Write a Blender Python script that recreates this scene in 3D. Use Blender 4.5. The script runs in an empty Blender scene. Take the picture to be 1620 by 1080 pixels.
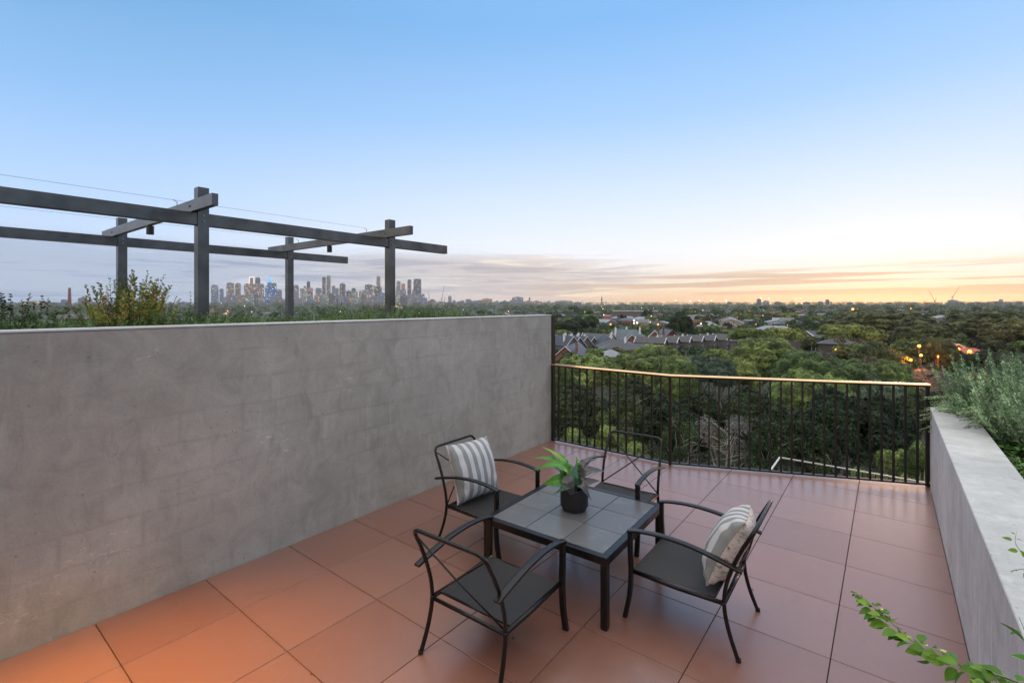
import bpy, math, random
import numpy as np
from mathutils import Vector, Matrix
sc = bpy.context.scene
COL = sc.collection
R = math.radians
# ---------------------------------------------------------------- camera geometry (survey of the place)
F, CX, VH, EYE, TH = 763.0, 810.0, 482.0, 2.0, R(37.95)
CT, ST = math.cos(TH), math.sin(TH)
def at(u, v, d):
    xc = (u - CX) / F
    return Vector((d * (xc * CT - ST), d * (xc * ST + CT), EYE - (v - VH) / F * d))
def polar(u, d, z=0.0):
    p = at(u, VH, d); return Vector((p.x, p.y, z))
def smooth(a, b, x):
    t = min(1, max(0, (x - a) / (b - a))); return t * t * (3 - 2 * t)
def ground_z(x, y):
    d = math.hypot(x, y)
    return -16.0 + 20.0 * smooth(900, 3600, d) 
# ---------------------------------------------------------------- object helpers
def tag(o, label=None, cat=None, group=None, kind=None):
    if label: o['label'] = label
    if cat: o['category'] = cat
    if group: o['group'] = group
    if kind: o['kind'] = kind
    return o
def empty(name, loc=(0, 0, 0), rz=0.0, label=None, cat=None, group=None, scale=None):
    o = bpy.data.objects.new(name, None); COL.objects.link(o)
    o.location = loc; o.rotation_euler = (0, 0, rz)
    if scale is not None: o.scale = scale
    return tag(o, label, cat, group)
def link_mesh(name, me, parent=None, loc=None, rz=None):
    o = bpy.data.objects.new(name, me); COL.objects.link(o)
    if parent: o.parent = parent
    if loc is not None: o.location = loc
    if rz is not None: o.rotation_euler = (0, 0, rz)
    return o
def copy_tree(o, parent=None):
    c = o.copy(); COL.objects.link(c); c.parent = parent
    for ch in list(o.children): copy_tree(ch, c)
    return c
class MB:
    def __init__(s): s.v = []; s.f = []; s.m = []; s.mi = 0
    def add(s, vs, fs):
        k = len(s.v); s.v += [tuple(p) for p in vs]
        for f in fs: s.f.append(tuple(k + i for i in f)); s.m.append(s.mi)
    def box(s, x0, x1, y0, y1, z0, z1, rz=0, c=None, bev=0.0):
        if bev > 0:
            b = bev
            xs = (x0, x1); ys = (y0, y1)
            vs = []
            def ring(z, i): 
                return [(x0 + i, y0 + 2*i - i, z), (x1 - i, y0 + i, z), (x1 - i, y1 - i, z), (x0 + i, y1 - i, z)]
            rings = [ring(z0, b), ring(z0 + b, 0), ring(z1 - b, 0), ring(z1, b)]
            for r_ in rings: vs += r_
            fs = [(3, 2, 1, 0), (12, 13, 14, 15)]
            for k in range(3):
                for i in range(4):
                    j = (i + 1) % 4
                    fs.append((k*4 + i, k*4 + j, k*4 + 4 + j, k*4 + 4 + i))
        else:
            vs = [(x0, y0, z0), (x1, y0, z0), (x1, y1, z0), (x0, y1, z0), (x0, y0, z1), (x1, y0, z1), (x1, y1, z1), (x0, y1, z1)]
            fs = [(3, 2, 1, 0), (4, 5, 6, 7), (0, 1, 5, 4), (1, 2, 6, 5), (2, 3, 7, 6), (3, 0, 4, 7)]
        if rz:
            cx, cy = c or (0, 0); ca, sa = math.cos(rz), math.sin(rz)
            vs = [(cx + (x-cx)*ca - (y-cy)*sa, cy + (x-cx)*sa + (y-cy)*ca, z) for x, y, z in vs]
        s.add(vs, fs); return s
    def tube(s, pts, r, n=8, flat=None, cap=True, up=(0, 0, 1)):
        pts = [Vector(p) for p in pts]; m = len(pts)
        rs = r if isinstance(r, (list, tuple)) else [r] * m
        vs = []
        for i, p in enumerate(pts):
            t = (pts[min(i+1, m-1)] - pts[max(i-1, 0)])
            if t.length < 1e-9: t = Vector((0, 0, 1))
            t.normalize(); u = Vector(up)
            if abs(t.dot(u)) > .97: u = Vector((0, 1, 0)) if abs(t.y) < .9 else Vector((1, 0, 0))
            a = t.cross(u).normalized(); b = a.cross(t).normalized()
            for k in range(n):
                an = 2 * math.pi * (k + .5) / n
                ca, sa = math.cos(an), math.sin(an)
                fa, fb = (flat or (1, 1))[:2]
                if flat and len(flat) == 3:   # rounded rectangle
                    q = .35
                    ca = math.copysign(abs(ca) ** q, ca); sa = math.copysign(abs(sa) ** q, sa)
                vs.append(p + a * (rs[i] * fa * ca) + b * (rs[i] * fb * sa))
        fs = []
        for i in range(m - 1):
            for k in range(n):
                j = (k + 1) % n
                fs.append((i*n + k, i*n + j, (i+1)*n + j, (i+1)*n + k))
        if cap:
            fs.append(tuple(range(n))[::-1]); fs.append(tuple((m-1)*n + k for k in range(n)))
        s.add(vs, fs); return s
    def lathe(s, prof, n=32, c=(0, 0)):
        vs = []; m = len(prof)
        for (r, z) in prof:
            for k in range(n):
                a = 2*math.pi*k/n; vs.append((c[0] + r*math.cos(a), c[1] + r*math.sin(a), z))
        fs = []
        for i in range(m-1):
            for k in range(n):
                j = (k+1) % n; fs.append((i*n+k, i*n+j, (i+1)*n+j, (i+1)*n+k))
        if prof[0][0] > 1e-4: fs.append(tuple(range(n))[::-1])
        if prof[-1][0] > 1e-4: fs.append(tuple((m-1)*n+k for k in range(n)))
        s.add(vs, fs); return s
    def prism(s, poly, z0, z1):
        n = len(poly)
        vs = [(x, y, z0) for x, y in poly] + [(x, y, z1) for x, y in poly]
        fs = [tuple(range(n))[::-1], tuple(range(n, 2*n))] + [(i, (i+1) % n, n + (i+1) % n, n + i) for i in range(n)]
        s.add(vs, fs); return s
    def mesh(s, name, mats, smooth_=False, auto=None):
        me = bpy.data.meshes.new(name); me.from_pydata(s.v, [], s.f)
        for m in (mats if isinstance(mats, (list, tuple)) else [mats]): me.materials.append(m)
        me.polygons.foreach_set('material_index', s.m)
        if smooth_: me.polygons.foreach_set('use_smooth', [True] * len(s.f))
        me.update()
        if auto: 
            me.polygons.foreach_set('use_smooth', [True] * len(s.f)); me.set_sharp_from_angle(angle=R(auto))
        return me
    def obj(s, name, mats, parent=None, smooth_=False, auto=None, loc=None, rz=None):
        return link_mesh(name, s.mesh(name, mats, smooth_, auto), parent, loc, rz)
def spline(pts, n=8):
    P = [Vector(p) for p in pts]; P = [2*P[0]-P[1]] + P + [2*P[-1]-P[-2]]; out = []
    for i in range(1, len(P)-2):
        for k in range(n):
            t = k/n; a, b, c, d = P[i-1:i+3]
            out.append(.5*((2*b)+(c-a)*t+(2*a-5*b+4*c-d)*t*t+(3*b-a-3*c+d)*t**3))
    out.append(P[-2]); return out
def fillet(pts, r, n=5):
    P = [Vector(p) for p in pts]; out = [P[0]]
    for i in range(1, len(P)-1):
        a = (P[i-1]-P[i]); b = (P[i+1]-P[i]); rr = min(r, a.length*.48, b.length*.48)
        a = P[i]+a.normalized()*rr; b = P[i]+b.normalized()*rr
        for k in range(n+1):
            t = k/n; out.append(a*(1-t)**2 + P[i]*2*t*(1-t) + b*t*t)
    out.append(P[-1]); return out
# ---------------------------------------------------------------- colours and materials
def lin(h):
    h = h.lstrip('#'); o = []
    for i in (0, 2, 4):
        c = int(h[i:i+2], 16)/255; o.append(c/12.92 if c <= .04045 else ((c+.055)/1.055)**2.4)
    return (*o, 1)
class NT:
    def __init__(s, tree): s.t = tree; s.n = tree.nodes; s.l = tree.links
    def node(s, typ, **kw):
        n = s.n.new(typ)
        for k, v in kw.items(): setattr(n, k, v)
        return n
    def link(s, a, b): s.l.new(a, b)
    def put(s, sock, v):
        if isinstance(v, bpy.types.NodeSocket): s.l.new(v, sock)
        else: sock.default_value = v
    def math(s, op, a, b=0.0, c=None, clamp=False):
        n = s.node('ShaderNodeMath', operation=op, use_clamp=clamp)
        s.put(n.inputs[0], a); s.put(n.inputs[1], b)
        if c is not None: s.put(n.inputs[2], c)
        return n.outputs[0]
    def ss(s, x, a, b):
        n = s.node('ShaderNodeMapRange', interpolation_type='SMOOTHSTEP'); s.put(n.inputs[0], x)
        n.inputs[1].default_value = a; n.inputs[2].default_value = b; return n.outputs[0]
    def mix(s, f, a, b, mode='MIX'):
        n = s.node('ShaderNodeMix', data_type='RGBA', blend_type=mode)
        s.put(n.inputs[0], f); s.put(n.inputs[6], a); s.put(n.inputs[7], b); return n.outputs[2]
    def ramp(s, f, stops, interp='LINEAR'):
        n = s.node('ShaderNodeValToRGB'); n.color_ramp.interpolation = interp
        e = n.color_ramp.elements
        while len(e) < len(stops): e.new(.5)
        for i, (p, c) in enumerate(stops):
            e[i].position = p; e[i].color = c if len(c) == 4 else (*c, 1)
        s.put(n.inputs[0], f); return n.outputs[0]
    def noise(s, vec, scale, detail=4, rough=.55, dist=0.0, out=0):
        n = s.node('ShaderNodeTexNoise'); s.put(n.inputs['Vector'], vec)
        n.inputs['Scale'].default_value = scale; n.inputs['Detail'].default_value = detail
        n.inputs['Roughness'].default_value = rough; n.inputs['Distortion'].default_value = dist
        return n.outputs[out]
    def mapping(s, vec, scale=(1, 1, 1), loc=(0, 0, 0), rot=(0, 0, 0)):
        n = s.node('ShaderNodeMapping'); s.put(n.inputs[0], vec)
        n.inputs[1].default_value = loc; n.inputs[2].default_value = rot; n.inputs[3].default_value = scale; return n.outputs[0]
def new_mat(name):
    m = bpy.data.materials.new(name); m.use_nodes = True; m.node_tree.nodes.clear()
    nt = NT(m.node_tree); out = nt.node('ShaderNodeOutputMaterial'); b = nt.node('ShaderNodeBsdfPrincipled')
    nt.link(b.outputs[0], out.inputs[0]); tc = nt.node('ShaderNodeTexCoord')
    return m, nt, b, tc.outputs['Object'], out
def bump(nt, b, h, strength=.3, dist=.01):
    n = nt.node('ShaderNodeBump'); n.inputs['Strength'].default_value = strength; n.inputs['Distance'].default_value = dist
    nt.put(n.inputs['Height'], h); nt.link(n.outputs[0], b.inputs['Normal'])
def simple(name, col, rough=.5, metal=0.0, var=.15, scale=8, emis=None, es=0, bumps=0, bscale=60, bdist=.002):
    m, nt, b, oc, _ = new_mat(name); c = col if len(col) == 4 else (*col, 1)
    n = nt.noise(oc, scale, 5)
    lo = tuple(x*(1-var) for x in c[:3])+(1,); hi = tuple(min(1, x*(1+var)) for x in c[:3])+(1,)
    nt.link(nt.ramp(n, [(.3, lo), (.7, hi)]), b.inputs['Base Color'])
    b.inputs['Roughness'].default_value = rough; b.inputs['Metallic'].default_value = metal
    if emis: b.inputs['Emission Color'].default_value = emis; b.inputs['Emission Strength'].default_value = es
    if bumps: bump(nt, b, nt.noise(oc, bscale, 3), bumps, bdist)
    return m
M = {}
def leaf_mat(name, c0, c1, c2, rough=.55, trans=.25, nscale=.5, spec=.3, blotch=.85):
    m, nt, b, oc, out = new_mat(name)
    g = nt.node('ShaderNodeNewGeometry'); oi = nt.node('ShaderNodeObjectInfo')
    isl = g.outputs['Random Per Island']
    col = nt.ramp(isl, [(0, (*c0, 1)), (.55, (*c1, 1)), (1, (*c2, 1))])
    n = nt.noise(oc, nscale, 3)
    f = nt.math('MULTIPLY_ADD', nt.ss(n, .40, .60), blotch, 1 - blotch*.5)
    r = nt.math('MULTIPLY_ADD', oi.outputs['Random'], .5, .75)
    hs = nt.node('ShaderNodeHueSaturation'); nt.link(col, hs.inputs['Color'])
    nt.link(nt.math('MULTIPLY', f, r), hs.inputs['Value'])
    nt.link(nt.math('MULTIPLY_ADD', oi.outputs['Random'], -.05, .52), hs.inputs['Hue'])
    nt.link(hs.outputs[0], b.inputs['Base Color'])
    b.inputs['Roughness'].default_value = rough; b.inputs['Specular IOR Level'].default_value = spec
    if trans:
        tr = nt.node('ShaderNodeBsdfTranslucent'); nt.link(hs.outputs[0], tr.inputs[0])
        mx = nt.node('ShaderNodeMixShader'); mx.inputs[0].default_value = trans
        nt.link(b.outputs[0], mx.inputs[1]); nt.link(tr.outputs[0], mx.inputs[2]); nt.link(mx.outputs[0], out.inputs[0])
    return m
def concrete(name, lo, hi, blocks=True, streak=False):
    m, nt, b, oc, _ = new_mat(name)
    sw = nt.mapping(oc, (1, 1, 1))
    big = nt.noise(oc, .9, 4, .6); med = nt.noise(oc, 4.5, 6, .65, .8); pits = nt.noise(oc, 38, 3, .5)
    fine = nt.noise(oc, 60, 4, .6)
    f = nt.math('ADD', nt.math('MULTIPLY', big, .5), nt.math('MULTIPLY', med, .5))
    col = nt.ramp(f, [(.36, tuple(c*.9 for c in lo[:3])+(1,)), (.52, tuple((a+c)/2 for a, c in zip(lo, hi))), (.66, tuple(c*1.05 for c in hi[:3])+(1,))])
    # vertical trowel strokes
    st = nt.noise(nt.mapping(oc, (7, 7, 1.1) if not streak else (14, 14, .9)), 1.6, 5, .6, .6)
    col = nt.mix(nt.math('MULTIPLY', nt.ss(st, .56, .78), .22 if not streak else .55), col, tuple(min(1, c*1.45) for c in hi[:3])+(1,))
    dk = nt.noise(nt.mapping(oc, (3, 3, 1.2), (5, 2, 9)), 2.2, 5, .65, .5)
    col = nt.mix(nt.math('MULTIPLY', nt.ss(dk, .52, .70), .32), col, tuple(c*.62 for c in lo[:3])+(1,))
    if blocks:
        br = nt.node('ShaderNodeTexBrick'); wob = nt.noise(oc, 2.5, 3, .5, 0, 1)
        v = nt.node('ShaderNodeVectorMath', operation='MULTIPLY_ADD'); nt.link(wob, v.inputs[0]); v.inputs[1].default_value = (.05, .05, .05); nt.link(oc, v.inputs[2])
        sx = nt.node('ShaderNodeSeparateXYZ'); nt.link(v.outputs[0], sx.inputs[0]); cb = nt.node('ShaderNodeCombineXYZ')
        nt.link(sx.outputs[1], cb.inputs[0]); nt.link(sx.outputs[2], cb.inputs[1]); nt.link(cb.outputs[0], br.inputs['Vector'])
        br.inputs['Scale'].default_value = 1; br.inputs['Brick Width'].default_value = .42; br.inputs['Row Height'].default_value = .21
        br.inputs['Mortar Size'].default_value = .02; br.inputs['Mortar Smooth'].default_value = 1
        br.inputs['Color1'].default_value = (.44, .44, .44, 1); br.inputs['Color2'].default_value = (.57, .57, .57, 1); br.inputs['Mortar'].default_value = (.34, .34, .34, 1)
        br.offset = .5
        patch = nt.ss(nt.noise(oc, 1.3, 3), .35, .6)
        col = nt.mix(nt.math('MULTIPLY', patch, .27), col, nt.mix(1, col, br.outputs['Color'], 'OVERLAY'))
        # pale scratches and skim marks
        sp = nt.noise(nt.mapping(oc, (3, 9, 22), (1, 1, 1), (R(35), 0, 0)), 2, 4, .6, 1.5)
        reg = nt.ss(nt.noise(oc, 1.7, 2), .58, .7)
        col = nt.mix(nt.math('MULTIPLY', nt.math('MULTIPLY', nt.ss(sp, .60, .67), reg), .38), col, tuple(min(1, c*2.0) for c in hi[:3])+(1,))
        sg = nt.noise(nt.mapping(oc, (4, 4, 26), (3, 8, 1), (R(-14), 0, 0)), 1.7, 5, .6, 1.2)
        col = nt.mix(nt.math('MULTIPLY', nt.ss(sg, .63, .72), .3), col, tuple(c*.55 for c in lo[:3])+(1,))
    col = nt.mix(nt.math('MULTIPLY', nt.math('SUBTRACT', 1, nt.ss(pits, .27, .31)), .7), col, tuple(c*.45 for c in lo[:3])+(1,))
    nt.link(nt.mix(.12, col, nt.ramp(fine, [(.3, (.3, .3, .3)), (.7, (.7, .7, .7))]), 'OVERLAY'), b.inputs['Base Color'])
    b.inputs['Roughness'].default_value = .8
    bump(nt, b, nt.math('ADD', med, nt.math('MULTIPLY', fine, .35)), .35, .012)
    return m
M['wall'] = concrete('rendered_wall_grey', (.32, .302, .265, 1), (.415, .392, .348, 1))
M['wall2'] = concrete('rendered_wall_pale', (.46, .44, .455, 1), (.62, .60, .61, 1), False, True)
M['coping'] = concrete('coping_grey', (.46, .47, .46, 1), (.60, .61, .60, 1), False)
def floor_mat():
    m, nt, b, oc, _ = new_mat('terracotta_paver')
    g = nt.node('ShaderNodeNewGeometry'); r = g.outputs['Random Per Island']
    base = nt.ramp(r, [(0, (.215, .092, .062)), (.5, (.245, .108, .075)), (1, (.275, .13, .096))])
    n1 = nt.noise(oc, 1.1, 4, .6); n2 = nt.noise(oc, 9, 5, .65); sp = nt.noise(oc, 160, 2, .5)
    col = nt.mix(nt.math('MULTIPLY', nt.ss(n1, .35, .7), .35), base, (.23, .13, .11, 1))
    col = nt.mix(nt.math('MULTIPLY', nt.ss(n2, .5, .75), .18), col, (.29, .165, .13, 1))
    col = nt.mix(nt.math('MULTIPLY', nt.ss(sp, .72, .8), .5), col, (.62, .45, .38, 1))
    st = nt.noise(oc, 2.6, 6, .7, 1.0)
    col = nt.mix(nt.math('MULTIPLY', nt.ss(st, .57, .70), .32), col, (.16, .08, .065, 1))
    sp3 = nt.node('ShaderNodeSeparateXYZ'); nt.link(oc, sp3.inputs[0]); ed = None
    for k_, o0 in ((0, -.257), (1, .778)):
        fr = nt.math('FRACT', nt.math('MULTIPLY_ADD', sp3.outputs[k_], 1/.6205, -o0/.6205+20))
        e_ = nt.math('MULTIPLY', nt.math('MINIMUM', fr, nt.math('SUBTRACT', 1, fr)), .6205); ed = e_ if ed is None else nt.math('MINIMUM', ed, e_)
    dn = nt.noise(oc, 5, 5, .7)
    col = nt.mix(nt.math('MULTIPLY', nt.math('SUBTRACT', 1, nt.ss(ed, .002, .03)), nt.math('MULTIPLY', nt.ss(dn, .35, .65), .28)), col, (.12, .065, .05, 1))
    wm = nt.noise(nt.mapping(oc, (1, 1, 1), (4, 7, 0)), 1.9, 3, .5, 1.2); ring = nt.math('SUBTRACT', 1, nt.ss(nt.math('ABSOLUTE', nt.math('SUBTRACT', wm, .55)), .0, .012))
    col = nt.mix(nt.math('MULTIPLY', ring, .06), col, (.42, .30, .26, 1))
    nt.link(col, b.inputs['Base Color'])
    nt.link(nt.math('MULTIPLY_ADD', n2, .22, .24), b.inputs['Roughness'])
    b.inputs['Specular IOR Level'].default_value = .7; b.inputs['Coat Weight'].default_value = .7; b.inputs['Coat Roughness'].default_value = .3; b.inputs['Coat IOR'].default_value = 1.6
    bump(nt, b, nt.math('ADD', nt.noise(oc, 220, 2), nt.math('MULTIPLY', n2, .6)), .12, .002)
    return m
M['floor'] = floor_mat()
M['dark'] = simple('dark_gap', (.012, .011, .011), .9)
M['black_metal'] = simple('powder_coated_black', (.012, .0115, .012), .30, .35, .25, 30, bumps=.1, bscale=400, bdist=.0005)
M['rail_metal'] = simple('bronze_flat_bar', (.034, .026, .022), .42, .6, .2, 12)
M['rail_top'] = simple('bronze_handrail_cap', (1, .58, .32), .22, 1.0, .12, 5)
M['pergola'] = simple('charcoal_beam_steel', (.11, .106, .10), .34, .75, .3, 5, bumps=.12, bscale=50, bdist=.001)
M['soil'] = simple('planter_soil', (.035, .026, .02), .95, 0, .4, 12, bumps=.6, bscale=30, bdist=.02)
M['bark'] = simple('pale_gum_bark', (.30, .27, .235), .8, 0, .45, 2.5, bumps=.3, bscale=8, bdist=.05)
M['barkd'] = simple('brown_bark', (.09, .07, .055), .9, 0, .4, 3)
M['stem'] = simple('green_stem', (.12, .17, .04), .5, 0, .3, 20)
M['stemr'] = simple('woody_stem', (.10, .07, .045), .7, 0, .3, 20)
# ---------------------------------------------------------------- terrace
RA, RB, RC = (-3.93, 5.97), (-2.148, 5.965), (0.365, 7.01)
def rail_y(x):
    if x < RB[0]: return RA[1] + (RB[1]-RA[1])*(x-RA[0])/(RB[0]-RA[0])
    return RB[1] + (RC[1]-RB[1])*(x-RB[0])/(RC[0]-RB[0])
def clip(poly, a, b, c):   # keep a*x+b*y<=c
    out = []
    for i in range(len(poly)):
        p, q = poly[i], poly[(i+1) % len(poly)]
        dp, dq = a*p[0]+b*p[1]-c, a*q[0]+b*q[1]-c
        if dp <= 0: out.append(p)
        if dp*dq < 0:
            t = dp/(dp-dq); out.append((p[0]+t*(q[0]-p[0]), p[1]+t*(q[1]-p[1])))
    return out
T = .6205; gx0 = -.257; gy0 = .778; g = .0022
mb = MB(); off = .035
for i in range(-7, 2):
    for j in range(-6, 11):
        x0, x1 = gx0+i*T+g, gx0+(i+1)*T-g; y0, y1 = gy0+j*T+g, gy0+(j+1)*T-g
        x0 = max(x0, -3.926); x1 = min(x1, .360)
        if x1-x0 < .02: continue
        P = [(x0, y0), (x1, y0), (x1, y1), (x0, y1)]
        P = clip(P, 0, 1, RA[1]+.05)  if x1 < RB[0] else P
        s = (RC[1]-RB[1])/(RC[0]-RB[0])
        if x1 >= RB[0]:
            P = clip(P, -s, 1, RB[1]-s*RB[0]+.05) if x0 >= RB[0]-.3 else clip(P, 0, 1, RA[1]+.05)
        if len(P) < 3: continue
        cx = sum(p[0] for p in P)/len(P); cy = sum(p[1] for p in P)/len(P)
        b = .0015; n = len(P)
        Q = [(p[0]+(b if p[0] < cx else -b), p[1]+(b if p[1] < cy else -b)) for p in P]
        vs = [(x, y, -.02) for x, y in P]+[(x, y, -b) for x, y in P]+[(x, y, 0) for x, y in Q]
        fs = [(k, (k+1) % n, n+(k+1) % n, n+k) for k in range(n)]+[(n+k, n+(k+1) % n, 2*n+(k+1) % n, 2*n+k) for k in range(n)]+[tuple(range(2*n, 3*n))]
        mb.add(vs, fs)
mb.mi = 1
mb.prism([(-3.93, -3.5), (.364, -3.5), (.364, RC[1]+.08), (RB[0], RB[1]+.08), (RA[0], RA[1]+.08)], -.3, -.022)
tag(mb.obj('terrace_floor', [M['floor'], M['dark']]), kind='structure')

# left wall with planter behind it
w = empty('rendered_wall', (-3.93, 0, 0), 0, 'tall grey rendered block wall with trowel marks along the left of the terrace', 'wall')
MB().box(-.20, 0, -3.5, 5.985, -.3, 1.838, bev=.006).obj('wall_body', M['wall'], w)
MB().box(-.205, .004, -3.5, 5.99, 1.8385, 1.852, bev=.003).obj('coping', M['coping'], w)
MB().box(-.20, .012, 5.991, 6.075, -.3, 1.845, bev=.004).obj('end_trim', M['rail_metal'], w)
pl = empty('planter_box', (-4.6, 0, 0), 0, 'long raised planter behind the tall grey wall, full of shrubs', 'planter')
MB().box(-1.15, .465, -3.5, 5.9, 1.2, 1.74).obj('soil', M['soil'], pl)
MB().box(-1.3, -1.152, -3.5, 5.9, -.3, 1.80, bev=.005).obj('back_wall', M['wall2'], pl)
# right wall / planter
w = empty('low_parapet_wall', (.365, 0, 0), 0, 'low pale rendered parapet on the right with a smooth flat top', 'wall')
MB().box(0, .325, -3.5, 7.03, -.3, .862, bev=.006).obj('wall_body', M['wall2'], w)
MB().box(-.003, .328, -3.5, 7.034, .8625, .876, bev=.004).obj('coping', M['coping'], w)
pr = empty('garden_planter', (.7, 0, 0), 0, 'soil bed behind the low parapet holding rosemary and ground cover', 'planter')
MB().box(-.008, 2.2, -3.5, 7.0, -.3, .74).obj('soil', M['soil'], pr)
MB().box(2.2, 2.4, -3.5, 7.0, -.3, .85, bev=.005).obj('back_wall', M['wall2'], pr)
MB().box(-.008, 2.4, 7.002, 7.2, -.3, .85, bev=.005).obj('end_wall', M['wall2'], pr)

# railing
rl = empty('balcony_railing', (RB[0], RB[1], 0), 0, 'bronze railing of thin flat upright bars across the far end of the terrace', 'railing')
def rp(p, dz=0): return Vector((p[0]-RB[0], p[1]-RB[1], dz))
def flatbar(name, pts, w_, z0, z1, mat, side=0):
    m = MB(); n = len(pts); L = []
    for i, p in enumerate(pts):
        p = Vector(p)
        t0 = (Vector(pts[i])-Vector(pts[i-1])).normalized() if i else None
        t1 = (Vector(pts[i+1])-Vector(pts[i])).normalized() if i < n-1 else None
        t = ((t0 or t1)+(t1 or t0)).normalized(); nn = Vector((-t.y, t.x))
        L.append((p+nn*w_/2, p-nn*w_/2))
    vs = []
    for a, b in L: vs += [(a.x, a.y, z0), (b.x, b.y, z0), (b.x, b.y, z1), (a.x, a.y, z1)]
    fs = [(0, 1, 2, 3), tuple((n-1)*4+k for k in (3, 2, 1, 0))]
    for i in range(n-1):
        for k in range(4):
            j = (k+1) % 4; fs.append((i*4+k, i*4+4+k, i*4+4+j, i*4+j))
    m.add(vs, fs); return m.obj(name, mat, rl)
path = [(RA[0]-RB[0]+.02, RA[1]-RB[1]), (0, 0), (RC[0]-RB[0]-.005, RC[1]-RB[1])]
def profile_bar(name, pts, sec, mat):
    n = len(pts); vs = []; K = len(sec)
    for i in range(n):
        t0 = (Vector(pts[i])-Vector(pts[i-1])).normalized() if i else None
        t1 = (Vector(pts[i+1])-Vector(pts[i])).normalized() if i < n-1 else None
        t = ((t0 or t1)+(t1 or t0)).normalized(); nn = Vector((-t.y, t.x)); p = Vector(pts[i])
        for a, z in sec: q = p+nn*a; vs.append((q.x, q.y, z))
    fs = [tuple(range(K)), tuple((n-1)*K+k for k in reversed(range(K)))]
    for i in range(n-1):
        for k in range(K): j = (k+1) % K; fs.append((i*K+k, (i+1)*K+k, (i+1)*K+j, i*K+j))
    m = MB(); m.add(vs, fs); return m.obj(name, mat, rl)
profile_bar('handrail', path, [(-.026, 1.1115), (.025, 1.1115), (.025, 1.130), (-.013, 1.130), (-.026, 1.117)], M['rail_top'])
flatbar('top_rail', path, .036, 1.096, 1.111, M['rail_metal'])
flatbar('bottom_rail', path, .045, .018, .036, M['rail_metal'])
for (a, b, n0, n1, N) in ((Vector(path[0]), Vector(path[1]), 0, 15, 15), (Vector(path[1]), Vector(path[2]), 1, 24, 24)):
    t = (b-a).normalized(); ang = math.atan2(t.y, t.x)
    for k in range(n0, n1+1):
        p = a+(b-a)*(k/N)
        if k == n1 and N == 24: p = b-t*.02
        if k == 0: p = a+t*.015
        post = k in (0, 15) and N == 15 or (k == 24)
        hw = .013 if post else .0068
        z0 = .0 if post else .0365
        m = MB().box(-hw, hw, -.0165, .0165, z0, 1.095, ang, (0, 0))
        m.obj('post' if post else 'baluster', M['rail_metal'], rl, loc=(p.x, p.y, 0))
# lower terrace glimpsed below
lt = empty('lower_terrace', (0, 10.5, -3.0), 0, 'dark lower balcony below the railing with a pale handrail on two sides', 'balcony')
MB().box(-2.2, 6, -3.4, 3.42, -.3, 0).obj('deck', M['dark'], lt)
M['pale_rail'] = simple('pale_handrail', (.75, .66, .58), .3, .6, .1)
MB().box(-2.20, -2.16, -3.4, 3.44, 1.095, 1.12).box(-2.16, 6, 3.40, 3.44, 1.095, 1.12).obj('handrail', M['pale_rail'], lt)
for k in range(34):
    MB().box(-.009, .009, -.009, .009, 0, 1.089).obj('baluster', M['rail_metal'], lt, loc=(-2.15+k*.12, 3.425, 0))
# the building under the terrace
ab = empty('apartment_building', (-3, 0, -16), 0, 'building under the terrace, its edge just below the railing', 'building')
MB().prism([(-7, -8), (4.0, -8), (4.0, 6.9), (3.2, 6.9), (RB[0]+3, RB[1]-.2), (RA[0]+3, RA[1]-.2), (-7, 5.7)], -1, 15.69).obj('wall', M['wall2'], ab)

# ---------------------------------------------------------------- pergola behind the wall
pg = empty('pergola', (-6.2, 2.7, 1.0), 0, 'charcoal steel pergola frame with crossing beams behind the tall grey wall', 'pergola')
o = Vector((-6.2, 2.7, 1.0))
def gb(x0, x1, y0, y1, z0, z1, name, mat='pergola', bev=.003):
    MB().box(x0-o.x, x1-o.x, y0-o.y, y1-o.y, z0-o.z, z1-o.z, bev=bev).obj(name, M[mat], pg)
PY = (1.706, 3.79); XN, XF = -4.875, -7.35
def bolt(x, y, z, ax):
    m = MB(); c = Vector((x, y, z))-o; d = Vector(ax)
    m.tube([c, c+d*.006], .011, 6); m.tube([c+d*.006, c+d*.010], .006, 8); m.obj('bolt', M['bolt'], pg)
M['bolt'] = simple('bolt_steel', (.22, .22, .22), .35, .9)
for x in (XN, XF):
    for y in PY:
        gb(x-.045, x+.045, y-.045, y+.045, 0 if x < -6 else 1.6, 3.05, 'post')
        bolt(x+.045, y+.0, 2.745, (1, 0, 0)); bolt(x+.045, y, 2.795, (1, 0, 0))
    za, zb_ = 2.708, 2.8205
    a, b = -2.5, (4.74 if x > -6 else 4.80)
    for y0, y1 in [(a, PY[0]-.0455), (PY[0]+.0455, PY[1]-.0455), (PY[1]+.0455, b)]: gb(x-.035, x+.035, y0, y1, za, zb_, 'beam')
for y in PY:
    x0, x1 = (-7.80, -4.39) if y < 3 else (-7.85, -4.39)
    yf, yb = y-.095, y-.0465
    gb(x0, x1, yf, yb, 2.8215, 2.922, 'crossbeam', bev=.002)
    for x in (XN, XF): bolt(x, yf, 2.872, (0, -1, 0))
    yc = (yf+yb)/2; x = -6.03 if y < 3 else -6.11
    m = MB().lathe([(.0, 2.728-1), (.034, 2.728-1), (.034, 2.815-1), (.018, 2.816-1), (.018, 2.821-1)], 20, (x-o.x, yc-o.y))
    m.obj('spotlight', M['black_metal'], pg, auto=40)
    for xw in (-5.26, -6.95):
        MB().tube([(xw-o.x, yc-o.y, 1.922), (xw-o.x, yc-o.y, 1.965), (xw-o.x, yc-o.y-.03, 1.978)], .0035, 6).obj('wire_hook', M['pergola'], pg)
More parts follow.
